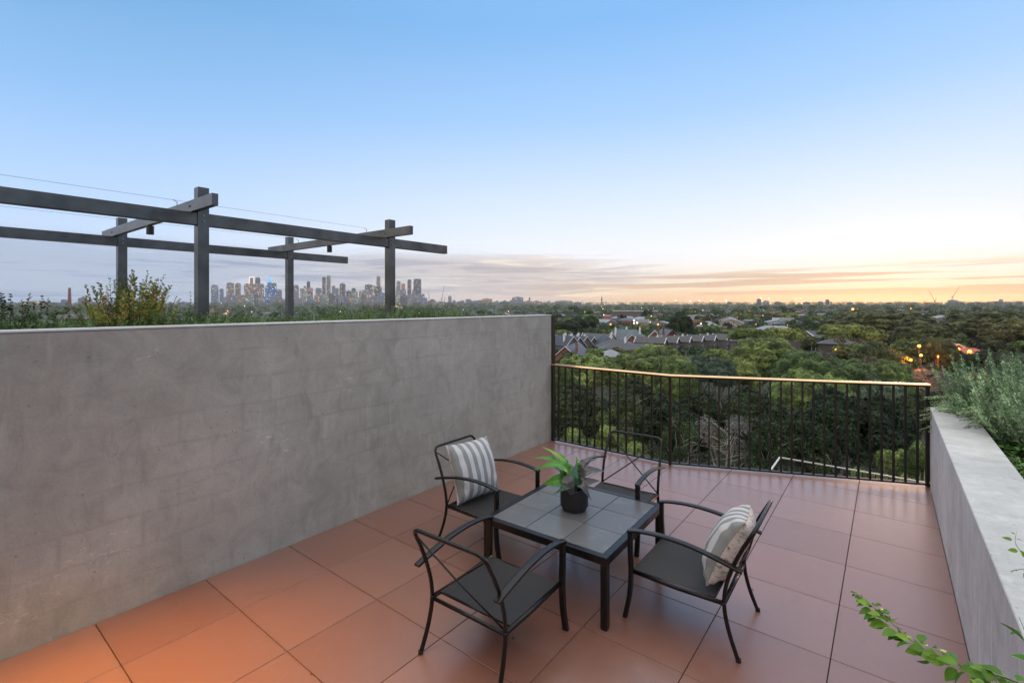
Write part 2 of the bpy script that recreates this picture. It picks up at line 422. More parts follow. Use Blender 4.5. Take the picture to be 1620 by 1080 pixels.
for xw in (-5.26, -6.95):
    pts = [(xw-o.x, -2.4-o.y, 1.975)]+[(xw-o.x, y-o.y, 1.978) for y in (0, 1.62, 2.6, 3.68)]
    MB().tube(pts, .0014, 5).obj('wire', M['pergola'], pg)

# ---------------------------------------------------------------- table
tb = empty('tile_top_table', (-1.857, 3.165, 0), R(1.5), 'square black metal table with nine grey tiles in its top', 'table')
hx, hy, bw = .49, .50, .045
def tile_top():
    m, nt, b, oc, _ = new_mat('slate_tile')
    g_ = nt.node('ShaderNodeNewGeometry')
    base = nt.ramp(g_.outputs['Random Per Island'], [(0, (.095, .096, .098)), (1, (.13, .131, .133))])
    n = nt.noise(oc, 7, 6, .7, .8); n2 = nt.noise(oc, 40, 4)
    col = nt.mix(nt.math('MULTIPLY', nt.ss(n, .5, .75), .6), base, (.20, .20, .195, 1))
    nt.link(col, b.inputs['Base Color']); nt.link(nt.math('MULTIPLY_ADD', n, .3, .18), b.inputs['Roughness'])
    bump(nt, b, n2, .08, .002); return m
M['tile'] = tile_top()
m = MB()
ts = ((2*hx-2*bw)/3, (2*hy-2*bw)/3)
for i in range(3):
    for j in range(3):
        x0 = -hx+bw+i*ts[0]; y0 = -hy+bw+j*ts[1]; q = .0025
        m.box(x0+q, x0+ts[0]-q, y0+q, y0+ts[1]-q, .436, .4495, bev=.0015)
m.obj('tabletop', M['tile'], tb)
MB().box(-hx+bw, hx-bw, -hy+bw, hy-bw, .425, .435).obj('underlay', M['dark'], tb)
fr = MB().box(-hx, hx, -hy, -hy+bw-.001, .40, .452, bev=.003).box(-hx, hx, hy-bw+.001, hy, .40, .452, bev=.003)
fr.box(-hx, -hx+bw-.001, -hy+bw, hy-bw, .40, .4515, bev=.003).box(hx-bw+.001, hx, -hy+bw, hy-bw, .40, .4515, bev=.003)
fr.obj('frame', M['black_metal'], tb)
for sx in (-1, 1):
    for sy in (-1, 1):
        x, y = sx*(hx-.024), sy*(hy-.024)
        lg = MB().box(x-.021, x+.021, y-.021, y+.021, .008, .3995, bev=.002).obj('leg', M['black_metal'], tb)
        MB().box(x-.018, x+.018, y-.018, y+.018, 0, .0075).obj('foot_cap', M['dark'], lg)

# ---------------------------------------------------------------- chairs
def sling():
    m, nt, b, oc, _ = new_mat('black_sling_fabric')
    w1 = nt.node('ShaderNodeTexWave', wave_type='BANDS', bands_direction='X'); nt.link(oc, w1.inputs[0]); w1.inputs['Scale'].default_value = 160
    w2 = nt.node('ShaderNodeTexWave', wave_type='BANDS', bands_direction='Y'); nt.link(oc, w2.inputs[0]); w2.inputs['Scale'].default_value = 160
    h = nt.math('MULTIPLY', w1.outputs[1], w2.outputs[1])
    n = nt.noise(oc, 6, 4)
    nt.link(nt.ramp(n, [(.3, (.012, .0115, .012)), (.7, (.02, .0195, .02))]), b.inputs['Base Color'])
    b.inputs['Roughness'].default_value = .62; bump(nt, b, h, .4, .001); return m
M['sling'] = sling()
def lg0(c): return [x for x in COL.objects if x.parent == c and x.name.startswith('leg')][-1]
def make_chair():
    c = empty('garden_armchair')
    bm_ = M['black_metal']
    for s in (-1, 1):
        # rear leg
        p = spline([(s*.268, -.262, .30), (s*.270, -.272, .22), (s*.274, -.298, .12), (s*.281, -.343, .0)], 6)
        MB().tube(p, .0115, 10, (1, 1.15), up=(1, 0, 0)).obj('leg', bm_, c, smooth_=True)
        MB().lathe([(.0135, .0), (.0145, .003), (.0140, .018), (.0125, .0185)], 12, (s*.281, -.342)).obj('foot_cap', M['dark'], c.children[-1] if False else lg0(c))
        # front leg: flat bar, straight to seat then raking forward
        p = spline([(s*.285, .297, .545), (s*.285, .296, .42), (s*.285, .290, .30), (s*.286, .300, .15), (s*.288, .330, .0)], 6)
        MB().tube(p, .0135, 12, (1, 1.45, 1), up=(1, 0, 0)).obj('leg', bm_, c, auto=50)
        # arm
        p = spline([(s*.285, .312, .553), (s*.286, .22, .572), (s*.288, .08, .582), (s*.289, -.08, .573), (s*.289, -.22, .547), (s*.289, -.365, .512)], 6)
        MB().tube(p, .021, 12, (1, .38, 1), up=(0, 0, 1)).obj('arm', bm_, c, auto=50)
        # brace of the back
        a = (s*.262, -.262, .305) ; b = (-s*.245, -.412, .715)
        mid = (Vector(a)+Vector(b))/2 + Vector((0, -.006*s, 0))
        MB().tube([a, mid, b], .0055, 8).obj('back_brace', bm_, c, smooth_=True)
    # back frame loop
    side = [(-.268, -.262, .30), (-.268, -.275, .40), (-.267, -.312, .52), (-.262, -.36, .63), (-.258, -.432, .755)]
    L = spline(side[:-1], 5)
    full = [*L, Vector((-.256, -.432, .757)), Vector((.256, -.432, .757)), *[Vector((-q.x, q.y, q.z)) for q in reversed(L)]]
    L2 = L[:-1]
    loop = fillet([L[-1], (-.256, -.428, .757), (.256, -.428, .757), Vector((-L[-1].x, L[-1].y, L[-1].z))], .062, 7)
    loop = L2 + loop + [Vector((-q.x, q.y, q.z)) for q in reversed(L2)]
    MB().tube(loop, .0115, 10, (1, 1), up=(0, 1, .3)).obj('back_frame', bm_, c, smooth_=True)
    # seat frame
    sf = MB()
    for s in (-1, 1): sf.tube([(s*.268, -.262, .292), (s*.268, .0, .286), (s*.268, .288, .296)], .0125, 10, (1, 1.1))
    sf.tube([(-.268, .284, .29), (.268, .284, .29)], .011, 10)
    sf.tube([(-.262, -.262, .286), (.262, -.262, .286)], .011, 10)
    sf.tube([(-.262, -.205, .296), (.262, -.205, .296)], .008, 8)
    sf.obj('seat_frame', bm_, c, smooth_=True)
    nx, ny = 16, 16; vs = []; fs = []
    for zz in (0, -.003):
        for j in range(ny+1):
            for i in range(nx+1):
                x = -.262+.524*i/nx; y = -.213+.497*j/ny
                a = 1-(2*i/nx-1)**2; bq = 1-(2*j/ny-1)**2
                vs.append((x, y, .305+zz-.016*a*(.3+.7*bq)-.004*math.sin(9*x+3)*a))
    N = (nx+1)*(ny+1)
    for j in range(ny):
        for i in range(nx):
            a = j*(nx+1)+i; fs.append((a, a+1, a+nx+2, a+nx+1)); fs.append((N+a, N+a+nx+1, N+a+nx+2, N+a+1))
    mm = MB(); mm.add(vs, fs); mm.obj('seat', M['sling'], c, smooth_=True)
    return c
ch = make_chair()
CH = [((-1.846, 2.212), 1.8, 'black metal armchair at the near side of the table, back turned to the viewer'),
      ((-2.703, 3.165), -89, 'black metal armchair beside the tall grey wall, carrying a striped cushion'),
      ((-1.888, 3.955), 183.4, 'black metal armchair on the railing side of the table, empty'),
      ((-1.009, 3.188), 91.0, 'black metal armchair nearest the low parapet, with the cushion showing its floral back')]
chairs = []
for i, (p, a, lab) in enumerate(CH):
    q = ch if i == 0 else copy_tree(ch)
    q.location = (p[0], p[1], 0); q.rotation_euler = (0, 0, R(a)); tag(q, lab, 'chair', 'armchairs around the table'); chairs.append(q)

# ---------------------------------------------------------------- cushions
def stripes():
    m, nt, b, oc, _ = new_mat('striped_cloth')
    sx = nt.node('ShaderNodeSeparateXYZ'); nt.link(oc, sx.inputs[0])
    w_ = nt.math('MULTIPLY_ADD', nt.noise(oc, 6, 2), .006, sx.outputs[0])
    t = nt.math('FRACT', nt.math('MULTIPLY_ADD', w_, 1/.086, 100.22))
    f = nt.math('MULTIPLY', nt.ss(t, .47, .50), nt.math('SUBTRACT', 1, nt.ss(t, .97, 1.0)))
    n = nt.noise(oc, 5, 4)
    w0 = nt.mix(n, (.46, .46, .475, 1), (.58, .58, .59, 1)); g0 = nt.mix(n, (.20, .212, .208, 1), (.28, .292, .288, 1))
    nt.link(nt.mix(f, w0, g0), b.inputs['Base Color']); b.inputs['Roughness'].default_value = .9
    bump(nt, b, nt.noise(oc, 350, 2), .3, .001); return m
def floral():
    m, nt, b, oc, _ = new_mat('floral_cloth')
    base = (.62, .54, .50, 1)
    v = nt.node('ShaderNodeTexVoronoi', feature='F1'); nt.link(nt.mapping(oc, (1, 1, .3)), v.inputs['Vector']); v.inputs['Scale'].default_value = 22
    wv = nt.noise(nt.mapping(oc, (1, 3, 1), (0, 0, 0), (0, 0, .6)), 11, 4, .6, 2.2)
    wv2 = nt.noise(nt.mapping(oc, (3, 1, 1), (2, 0, 0), (0, 0, .2)), 9, 4, .6, 1.8)
    col = nt.mix(nt.math('MULTIPLY', nt.ss(wv, .56, .60), .8), base, (.22, .25, .15, 1))
    col = nt.mix(nt.math('MULTIPLY', nt.ss(wv2, .61, .64), .85), col, (.14, .13, .10, 1))
    reg = nt.ss(nt.noise(oc, 6, 2), .55, .6)
    col = nt.mix(nt.math('MULTIPLY', reg, nt.math('SUBTRACT', 1, nt.ss(v.outputs[0], .18, .26))), col, (.55, .12, .10, 1))
    nt.link(col, b.inputs['Base Color']); b.inputs['Roughness'].default_value = .9; return m
M['stripe'], M['floral'] = stripes(), floral()
def make_cushion(sz=.215, th=.085, sag=0.0, seed=1):
    rng = random.Random(seed); N = 30; vs = []; fs = []; mi = []
    def pt(u, v, sgn):
        # rounded outline with pinched corners
        a = abs(u); b = abs(v)
        k = 1-.055*(1-b*b)*(a**3) ; k2 = 1-.055*(1-a*a)*(b**3)
        x = u*sz*k; y = v*sz*k2
        h = th*((1-a**2.6)*(1-b**2.6))**.5
        wr = .0045*math.sin(7*u+5*v*v+seed)*math.sin(6*v-3*u+seed)+.004*math.sin(18*u*v+seed)*min(1, a*b*3)
        return (x, y, sgn*(h+ (wr if h > .01 else 0))-.02*(v)**2*sag+.01*u*u*sag)
    for sgn in (1, -1):
        for j in range(N+1):
            for i in range(N+1):
                u = math.sin((i/N-.5)*math.pi); v = math.sin((j/N-.5)*math.pi)
                vs.append(pt(u, v, sgn))
    n1 = (N+1)**2; m = MB(); ff = [[], []]
    for j in range(N):
        for i in range(N):
            a = j*(N+1)+i; ff[0].append((a, a+1, a+N+2, a+N+1)); ff[1].append((n1+a, n1+a+N+1, n1+a+N+2, n1+a+1))
    m.add(vs, ff[0]); k = len(m.v); m.mi = 1
    for f in ff[1]: m.f.append(f); m.m.append(1)
    per = []
    for t in range(4*24):
        q = t/24; e = int(q); s = math.sin((q-e-.5)*math.pi)
        u, v = [(s, -1), (1, s), (-s, 1), (-1, -s)][e]
        per.append(Vector(pt(u, v, 1)))
    me = m.mesh('cushion_cover', [M['stripe'], M['floral']], True)
    pm = MB().tube(per+[per[0]], .0035, 6, cap=False).mesh('piping', M['stripe'], True)
    return me, pm
def place_cushion(name, loc, mat3, label, seed, sz=.215, th=.085):
    e = empty(name, loc, 0, label, 'cushion', 'cushions on the chairs')
    me, pm = make_cushion(sz, th, 1.0, seed); a = link_mesh('cover', me, e); bq = link_mesh('piping', pm, e)
    e.rotation_mode = 'QUATERNION'; e.rotation_quaternion = mat3.to_quaternion(); return e
def frame(xa, ya):
    x = Vector(xa).normalized(); z = x.cross(Vector(ya)).normalized(); y = z.cross(x)
    return Matrix((x, y, z)).transposed()
# wall-side chair: faces +X ; cushion stripes run vertically, front normal +X (tilted up), turned a little
def chair_local(c, v): return c.location + Matrix.Rotation(c.rotation_euler.z, 3, 'Z') @ Vector(v)
a = chairs[1].rotation_euler.z
def rot(v, az, c): return Matrix.Rotation(c.rotation_euler.z+az, 3, 'Z') @ Vector(v)
c = chairs[1]
place_cushion('cushion', chair_local(c, (-.01, -.205, .545)), frame(rot((-1, 0, -.03), R(-5), c), rot((0, -.36, 1), R(-5), c)),
              'grey and white striped cushion standing upright on the chair by the wall', 3, .246, .105)
c = chairs[3]
place_cushion('cushion', chair_local(c, (.03, -.215, .515)), frame(rot((-1, 0, .10), R(7), c), rot((0, -.50, 1), R(7), c)),
              'plump striped cushion with pink floral reverse slumped on the chair by the parapet', 8, .225, .105)

# ---------------------------------------------------------------- potted plant
def plant_leaf_mat(name, c_lo, c_hi, vein, vs=.5, rough=.35, trans=.2):
    m, nt, b, oc, out = new_mat(name)
    uv = nt.node('ShaderNodeUVMap'); sx = nt.node('ShaderNodeSeparateXYZ'); nt.link(uv.outputs[0], sx.inputs[0])
    ax = nt.math('ABSOLUTE', nt.math('SUBTRACT', sx.outputs[0], .5))
    k = nt.math('SINE', nt.math('MULTIPLY', nt.math('SUBTRACT', sx.outputs[1], nt.math('MULTIPLY', ax, .55)), 62))
    v = nt.math('MULTIPLY', nt.ss(k, .55, .95), vs)
    mid = nt.math('SUBTRACT', 1, nt.ss(ax, .01, .035))
    n = nt.noise(oc, 14, 3)
    col = nt.mix(n, (*c_lo, 1), (*c_hi, 1)); col = nt.mix(nt.math('MAXIMUM', v, nt.math('MULTIPLY', mid, .8)), col, (*vein, 1))
    nt.link(col, b.inputs['Base Color']); b.inputs['Roughness'].default_value = rough
    tr = nt.node('ShaderNodeBsdfTranslucent'); nt.link(col, tr.inputs[0]); mx = nt.node('ShaderNodeMixShader'); mx.inputs[0].default_value = trans
    nt.link(b.outputs[0], mx.inputs[1]); nt.link(tr.outputs[0], mx.inputs[2]); nt.link(mx.outputs[0], out.inputs[0])
    bump(nt, b, k, .25, .002); return m
M['lf_green'] = plant_leaf_mat('bright_green_leaf', (.035, .19, .015), (.09, .31, .03), (.24, .50, .10), .35)
M['lf_lime'] = plant_leaf_mat('lime_leaf', (.20, .46, .03), (.32, .58, .08), (.5, .72, .2), .3, trans=.35)
M['lf_deep'] = plant_leaf_mat('deep_green_leaf', (.02, .10, .05), (.04, .17, .07), (.09, .09, .10), .5)
M['lf_grey'] = plant_leaf_mat('silver_grey_leaf', (.07, .072, .075), (.13, .132, .135), (.015, .015, .018), .8, trans=.05)
def leaf(parent, base, root, tip, width, mat, nrm, droop=.03, cup=.25, name='leaf'):
    """ovate leaf: petiole base->root, blade root->tip"""
    base, root, tip = Vector(base), Vector(root), Vector(tip); N = 22; W = 6
    ax = tip-root; L = ax.length; t = ax.normalized(); n = Vector(nrm); n = (n-t*n.dot(t)).normalized(); s = t.cross(n).normalized()
    vs = []; uvs = []; fs = []
    for i in range(N+1):
        q = i/N; prof = (math.sin(math.pi*min(1, q**.62)))**.75*(1-.25*q)
        if q > .9: prof *= 1-(q-.9)*3
        c = root+t*(L*q)+n*(droop*math.sin(math.pi*q)*2-droop*2.2*q*q)
        for j in range(-W, W+1):
            a = j/W; w_ = max(.0008, width*.5*prof)*a
            wav = .006*math.sin(q*22+abs(a)*2)*abs(a)*prof
            vs.append(c+s*w_+n*(abs(a)**1.5*cup*width*.5*prof+wav)); uvs.append((.5+.5*a, q))
    K = 2*W+1
    for i in range(N):
        for j in range(2*W): a = i*K+j; fs.append((a, a+1, a+K+1, a+K))
    m = MB(); m.add(vs, fs); nb = len(fs)
    m.mi = 1; mid = (base+root)/2+Vector((0, 0, .012)); m.tube(spline([base, mid, root, root+t*L*.12], 4), .0028, 6)
    me = m.mesh(name, [mat, M['stem']], True)
    ul = me.uv_layers.new(name='UVMap'); allv = uvs+[(.5, .5)]*(len(me.vertices)-len(uvs))
    li = np.empty(len(me.loops), dtype=np.int32); me.loops.foreach_get('vertex_index', li)
    ul.data.foreach_set('uv', np.array(allv)[li].ravel())
    return link_mesh(name, me, parent)
pc = Vector((-1.882, 3.182, .452))
pp = empty('potted_plant', pc, 0, 'house plant with green and grey leaves in a black pot on the table', 'plant')
MB().lathe([(.088, 0), (.090, .002), (.091, .024), (.104, .030), (.1055, .035), (.1055, .163), (.102, .167), (.094, .167), (.092, .160), (.092, .13)], 48).obj('pot', simple('matt_black_pot', (.012, .012, .013), .55, bumps=.1, bscale=200, bdist=.0006), pp, auto=35)
MB().lathe([(.0, .131), (.0915, .131)], 32).obj('soil', M['soil'], pp)
rt = Vector((CT, ST, 0)); up_ = Vector((0, 0, 1)); fw = Vector((-ST, CT, 0))
def L3(r_, z, dpt=0): return rt*r_+up_*z+fw*dpt
b0 = L3(0, .13)
LV = [  # root, tip, width, mat, normal
 (L3(-.04, .27, .02), L3(-.215, .475, .03), .055, 'lf_lime', L3(.5, .6, -.55), .02),
 (L3(-.03, .25, -.02), L3(-.275, .36, -.03), .115, 'lf_green', L3(.1, .8, -.5), .045),
 (L3(-.07, .27, .03), L3(-.285, .405, .04), .07, 'lf_green', L3(.2, .8, -.5), .03),
 (L3(-.06, .23, -.03), L3(-.235, .21, -.05), .12, 'lf_green', L3(-.1, .45, -.9), .02),
 (L3(-.02, .155, -.03), L3(.005, .345, -.06), .115, 'lf_deep', L3(-.1, .25, -.95), .02),
 (L3(-.055, .285, -.075), L3(-.03, .135, -.125), .125, 'lf_grey', L3(-.35, .35, -.85), .02),
 (L3(.005, .25, .03), L3(.03, .385, .05), .05, 'lf_green', L3(.5, .2, -.8), .01),
 (L3(.035, .27, .03), L3(.135, .385, .06), .075, 'lf_grey', L3(-.5, .5, -.7), .015),
 (L3(.035, .24, -.02), L3(.215, .32, -.03), .095, 'lf_grey', L3(-.3, .7, -.7), .03),
 (L3(.015, .185, -.04), L3(.17, .25, -.08), .095, 'lf_grey', L3(-.35, .55, -.8), .02),
 (L3(.02, .20, .03), L3(-.02, .32, .07), .09, 'lf_deep', L3(.1, .3, -.9), .02),
 (L3(-.03, .20, .05), L3(-.15, .30, .13), .085, 'lf_deep', L3(-.2, .7, -.5), .03),
 (L3(.02, .19, .05), L3(.12, .29, .14), .085, 'lf_deep', L3(.2, .7, -.5), .03),
 (L3(-.02, .17, -.05), L3(-.13, .20, -.14), .08, 'lf_deep', L3(-.2, .6, -.7), .03),
 (L3(.03, .18, -.05), L3(.09, .17, -.14), .085, 'lf_grey', L3(.1, .6, -.7), .03),
 (L3(.05, .26, .05), L3(.19, .37, .09), .06, 'lf_grey', L3(-.4, .6, -.6), .02),
 (L3(-.03, .25, .05), L3(-.09, .40, .10), .05, 'lf_green', L3(.5, .3, -.7), .01),
]
for i, (r_, t_, w_, mt, nn, dr) in enumerate(LV):
    leaf(pp, L3(.02*math.cos(i*2.4), .13, .02*math.sin(i*2.4)), r_, t_, w_*.82, M[mt], nn, dr)

# ---------------------------------------------------------------- facade of the flat behind the viewer, unseen; added to shade the near paving
fc = empty('unseen_facade', (-1.8, -1.5, 0), 0, 'unseen rendered house front with a glass sliding door, added behind the viewpoint to block sky light', 'facade')
MB().box(-2.1, -1.0, -.2, 0, 0, 3.1).box(1.6, 2.15, -.2, 0, 0, 3.1).box(-1.0, 1.6, -.2, 0, 2.35, 3.1).obj('wall', M['wall'], fc)
MB().box(-.99, -.93, -.12, -.04, 0, 2.34).box(1.53, 1.59, -.12, -.04, 0, 2.34).box(.27, .33, -.12, -.04, 0, 2.28).box(-.93, 1.53, -.12, -.04, 2.285, 2.34).obj('door_frame', M['black_metal'], fc)
for a_, b_ in ((-.929, .269), (.331, 1.529)): MB().box(a_, b_, -.09, -.07, .01, 2.284).obj('door_glass', simple('door_glass_dark', (.02, .022, .025), .05, var=.05), fc)
# ---------------------------------------------------------------- foliage engine
def leaf_mesh(name, P, Nn, size, mats, rng, aspect=1.6, jitter=.5, mi=None):
    """P Nx3 centres, Nn Nx3 preferred normals, size N"""
    n = len(P); r = rng.normal(size=(n, 3)); nn = Nn+jitter*r; nn /= np.linalg.norm(nn, axis=1)[:, None]+1e-9
    a = rng.normal(size=(n, 3)); a -= nn*(a*nn).sum(1)[:, None]; a /= np.linalg.norm(a, axis=1)[:, None]+1e-9
    b = np.cross(nn, a); s = np.asarray(size)[:, None]*np.ones((n, 1))
    a = a*s*.5*aspect; b = b*s*.5
    V = np.stack([P-a, P+b*.9-a*.1, P+a, P-b*.9-a*.1], 1).reshape(-1, 3)
    me = bpy.data.meshes.new(name); me.vertices.add(4*n); me.vertices.foreach_set('co', V.astype(np.float32).ravel())
    me.loops.add(4*n); me.loops.foreach_set('vertex_index', np.arange(4*n, dtype=np.int32))
    me.polygons.add(n); me.polygons.foreach_set('loop_start', np.arange(0, 4*n, 4, dtype=np.int32))
    me.polygons.foreach_set('loop_total', np.full(n, 4, dtype=np.int32))
    for m in (mats if isinstance(mats, (list, tuple)) else [mats]): me.materials.append(m)
    me.update(calc_edges=True); return me
def clump_points(rng, C, Rr, n, flat=.75, shell=.35, low=-.45):
    """n points over clumps C (kx3) radii Rr (k) : mostly upper shells"""
    k = len(C); w = Rr**2; idx = rng.choice(k, n, p=w/w.sum())
    d = rng.normal(size=(n, 3)); d /= np.linalg.norm(d, axis=1)[:, None]
    flip = (d[:, 2] < low); d[flip, 2] *= -1
    rad = 1-shell*rng.random(n)**1.6
    # lumpy surface
    rad *= 1+.16*np.sin(d[:, 0]*7+idx)*np.sin(d[:, 1]*6+2*idx)+.1*np.sin(d[:, 2]*11+idx*3)
    P = C[idx]+d*(rad*Rr[idx])[:, None]*np.array([1, 1, flat]); return P, d
def crown_clumps(rng, R_, z0, z1, k, kind='round'):
    C = []; rr = []; a_, b_ = (.30, .47) if kind == 'puff' else (.19, .34)
    zc = z0+(z1-z0)*.42; hz = (z1-zc)
    for i in range(k):
        az = rng.random()*2*math.pi; el = math.asin(rng.uniform(-.35, .98))
        q = rng.uniform(.55, .80)
        if kind == 'flat': el = math.asin(rng.uniform(.25, .98)); q = rng.uniform(.6, .85)
        c = [R_*q*math.cos(el)*math.cos(az), R_*q*math.cos(el)*math.sin(az), zc+hz*q*math.sin(el)*1.02]
        C.append(c); rr.append(R_*rng.uniform(a_, b_))
    return np.array(C), np.array(rr)
def make_tree_meshes(tag_, seed, R_, h, k, n, leaf_, mat, bark, kind='round', shell=.24, limbs=True, low=-.45, dead=0):
    rng = np.random.default_rng(seed); z0 = {'flat': h*.55, 'top': h*.62}.get(kind, h*.30)
    C, rr = crown_clumps(rng, R_, z0, h-R_*.12, k, kind)
    P, d = clump_points(rng, C, rr, n, .95 if kind == 'puff' else .78, shell, low)
    out = d*.8+np.array([0, 0, .35])
    cm = leaf_mesh(tag_+'_crown', P, out, leaf_*rng.uniform(.6, 1.35, n), mat, rng, 1.7, .26 if kind == 'puff' else .42)
    m = MB(); zf = h*.26
    lean = rng.uniform(-.04, .04, 2)*h
    t0 = Vector((0, 0, -1.0)); t1 = Vector((lean[0]*.5, lean[1]*.5, zf*.6)); t2 = Vector((lean[0], lean[1], zf))
    tr = h*.022
    m.tube(spline([t0, t1, t2], 4), [tr*(1.35-.6*i/8) for i in range(9)], 8)
    if limbs:
        nl = min(k, 11)
        order = rng.permutation(k)[:nl]
        for q in order:
            c = Vector(C[q]); mid = t2.lerp(c, .5)+Vector(tuple(rng.uniform(-.06, .06, 3)*h)); mid.z += h*.03
            pts = spline([t2-Vector((0, 0, tr*2)), mid, c], 5); L = len(pts)
            m.tube(pts, [tr*.62*(1-.85*i/(L-1)) for i in range(L)], 6, cap=False)
            for _ in range(3):
                a = pts[int(L*rng.uniform(.35, .8))]; e = a+Vector(tuple(rng.normal(size=3)))*R_*.22; e.z = max(e.z, a.z-.1*h)
                m.tube(spline([a, a.lerp(e, .5)+Vector((0, 0, .02*h)), e], 3), [tr*.22*(1-.8*i/6) for i in range(7)], 5, cap=False)
    for _ in range(dead):   # bare pale twigs standing clear of the leaves
        az = rng.random()*6.28; a = t2.lerp(Vector((0, 0, h*.8)), rng.random()); e = a+Vector((math.cos(az)*R_, math.sin(az)*R_, rng.uniform(-.05, .25)*h))*rng.uniform(.6, 1.05)
        mid = a.lerp(e, .5)+Vector(tuple(rng.uniform(-.05, .05, 3)*h)); pts = spline([a, mid, e], 6); L = len(pts)
        m.tube(pts, [tr*.30*(1-.85*i/(L-1)) for i in range(L)], 5, cap=False)
        for _k in range(4):
            a2 = pts[int(L*rng.uniform(.4, .95))]; e2 = a2+Vector(tuple(rng.normal(size=3)))*R_*.16
            m.tube([a2, a2.lerp(e2, .5)+Vector((0, 0, .01*h)), e2], [tr*.11, tr*.08, tr*.03], 4, cap=False)
    tm = m.mesh(tag_+'_trunk', bark, True)
    return cm, tm
def G(*c): return c
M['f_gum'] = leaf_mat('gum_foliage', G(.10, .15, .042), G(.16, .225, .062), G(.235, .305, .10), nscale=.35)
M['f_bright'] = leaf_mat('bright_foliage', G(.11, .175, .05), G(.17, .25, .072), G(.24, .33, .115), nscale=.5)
M['f_shade'] = leaf_mat('shaded_foliage', G(.018, .034, .013), G(.03, .054, .02), G(.05, .08, .03), nscale=.35)  # understory shade put into the leaf colour; the egg trees are simply dark
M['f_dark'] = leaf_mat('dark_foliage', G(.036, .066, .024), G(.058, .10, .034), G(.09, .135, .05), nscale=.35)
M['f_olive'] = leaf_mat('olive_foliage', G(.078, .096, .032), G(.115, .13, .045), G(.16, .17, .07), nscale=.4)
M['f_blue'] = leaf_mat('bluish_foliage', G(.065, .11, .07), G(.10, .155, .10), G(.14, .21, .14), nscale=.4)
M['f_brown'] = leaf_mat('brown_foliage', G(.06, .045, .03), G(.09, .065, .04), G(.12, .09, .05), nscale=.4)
M['f_grey'] = leaf_mat('grey_twigs', G(.10, .10, .09), G(.15, .15, .14), G(.2, .2, .18), nscale=.5)
NEAR = {
 'gum': make_tree_meshes('gum', 1, 5.6, 12, 22, 60000, .17, M['f_gum'], M['bark'], 'puff', shell=.16, dead=3),
 'bright': make_tree_meshes('bright', 2, 5.2, 11, 20, 54000, .165, M['f_bright'], M['bark'], 'puff', shell=.16, dead=1),
 'round': make_tree_meshes('round', 3, 6.4, 12, 30, 84000, .17, M['f_gum'], M['bark'], 'puff', shell=.15, dead=4),
 'blue': make_tree_meshes('blue', 4, 4.6, 11, 14, 40000, .165, M['f_blue'], M['bark'], 'puff', shell=.16, dead=2),
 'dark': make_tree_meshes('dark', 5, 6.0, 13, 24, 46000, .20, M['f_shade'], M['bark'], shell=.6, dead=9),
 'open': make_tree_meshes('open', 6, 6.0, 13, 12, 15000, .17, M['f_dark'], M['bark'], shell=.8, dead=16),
 'olive': make_tree_meshes('olive', 7, 8.0, 16, 40, 64000, .32, M['f_olive'], M['barkd'], 'puff', shell=.18, dead=1),
 'flat': make_tree_meshes('flat', 8, 7.0, 12, 18, 36000, .20, M['f_gum'], M['bark'], 'flat', dead=3),
 'bare': make_tree_meshes('bare', 9, 3.4, 9, 8, 5000, .10, M['f_grey'], M['bark'], shell=.9, dead=26),
 'shrub': make_tree_meshes('shrub', 10, 2.6, 4.0, 18, 30000, .10, M['f_bright'], M['barkd'], low=-.7),
 'tall': make_tree_meshes('tall', 12, 2.2, 9.5, 20, 34000, .085, M['f_bright'], M['bark'], 'top', low=-.8),
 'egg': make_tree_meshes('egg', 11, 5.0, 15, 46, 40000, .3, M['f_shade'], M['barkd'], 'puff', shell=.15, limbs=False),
}
MIDT = {
 'mg': make_tree_meshes('mg', 21, 5.0, 9.5, 15, 7000, .38, M['f_gum'], M['barkd'], limbs=False),
 'md': make_tree_meshes('md', 22, 5.5, 10.5, 16, 7000, .42, M['f_dark'], M['barkd'], limbs=False),
 'mo': make_tree_meshes('mo', 23, 5.8, 9, 13, 6500, .42, M['f_olive'], M['barkd'], limbs=False),
 'mb': make_tree_meshes('mb', 24, 4.0, 8, 11, 5500, .36, M['f_brown'], M['barkd'], limbs=False),
 'mf': make_tree_meshes('mf', 25, 6.5, 10, 12, 7000, .42, M['f_gum'], M['barkd'], 'flat', limbs=False),
}
def put_tree(kind, x, y, z, s=(1, 1), rz=0.0, label='', group=None, name='tree', cat='tree', src=NEAR, trunk=True):
    e = empty(name, (x, y, z), rz, label, cat, group, (s[0], s[0], s[1]))
    cm, tm = src[kind]; link_mesh('crown' if cat == 'tree' else 'leaves', cm, e)
    if trunk: link_mesh('trunk' if cat == 'tree' else 'stems', tm, e)
    return e
dims = {'gum': (5.6, 12), 'bright': (5.2, 11), 'round': (6.4, 12), 'blue': (4.6, 11), 'dark': (6, 13), 'open': (6, 13), 'olive': (8, 16), 'flat': (7, 12), 'bare': (3.4, 9), 'shrub': (2.6, 4), 'egg': (5, 15), 'tall': (2.2, 9.5)}
rr_ = random.Random(5)
def tree_px(kind, u, vtop, hw, d, label, group=None, name='gum_tree', hmin=None, cat='tree'):
    """tree whose top stands at elevation of row vtop, half width hw px, at distance d"""
    vtop += 7 if 545 <= vtop < 600 else 3; zt = EYE-(vtop-VH)/F*d; p = polar(u, d); gz = ground_z(p.x, p.y); R0, H0 = dims[kind]; hw = hw*1.1
    H = zt-gz; s = hw*d/F/R0
    if hmin and H < hmin: gz = zt-hmin; H = hmin
    return put_tree(kind, p.x, p.y, gz, (s, H/H0), rr_.random()*6.28, label, group, name, cat)
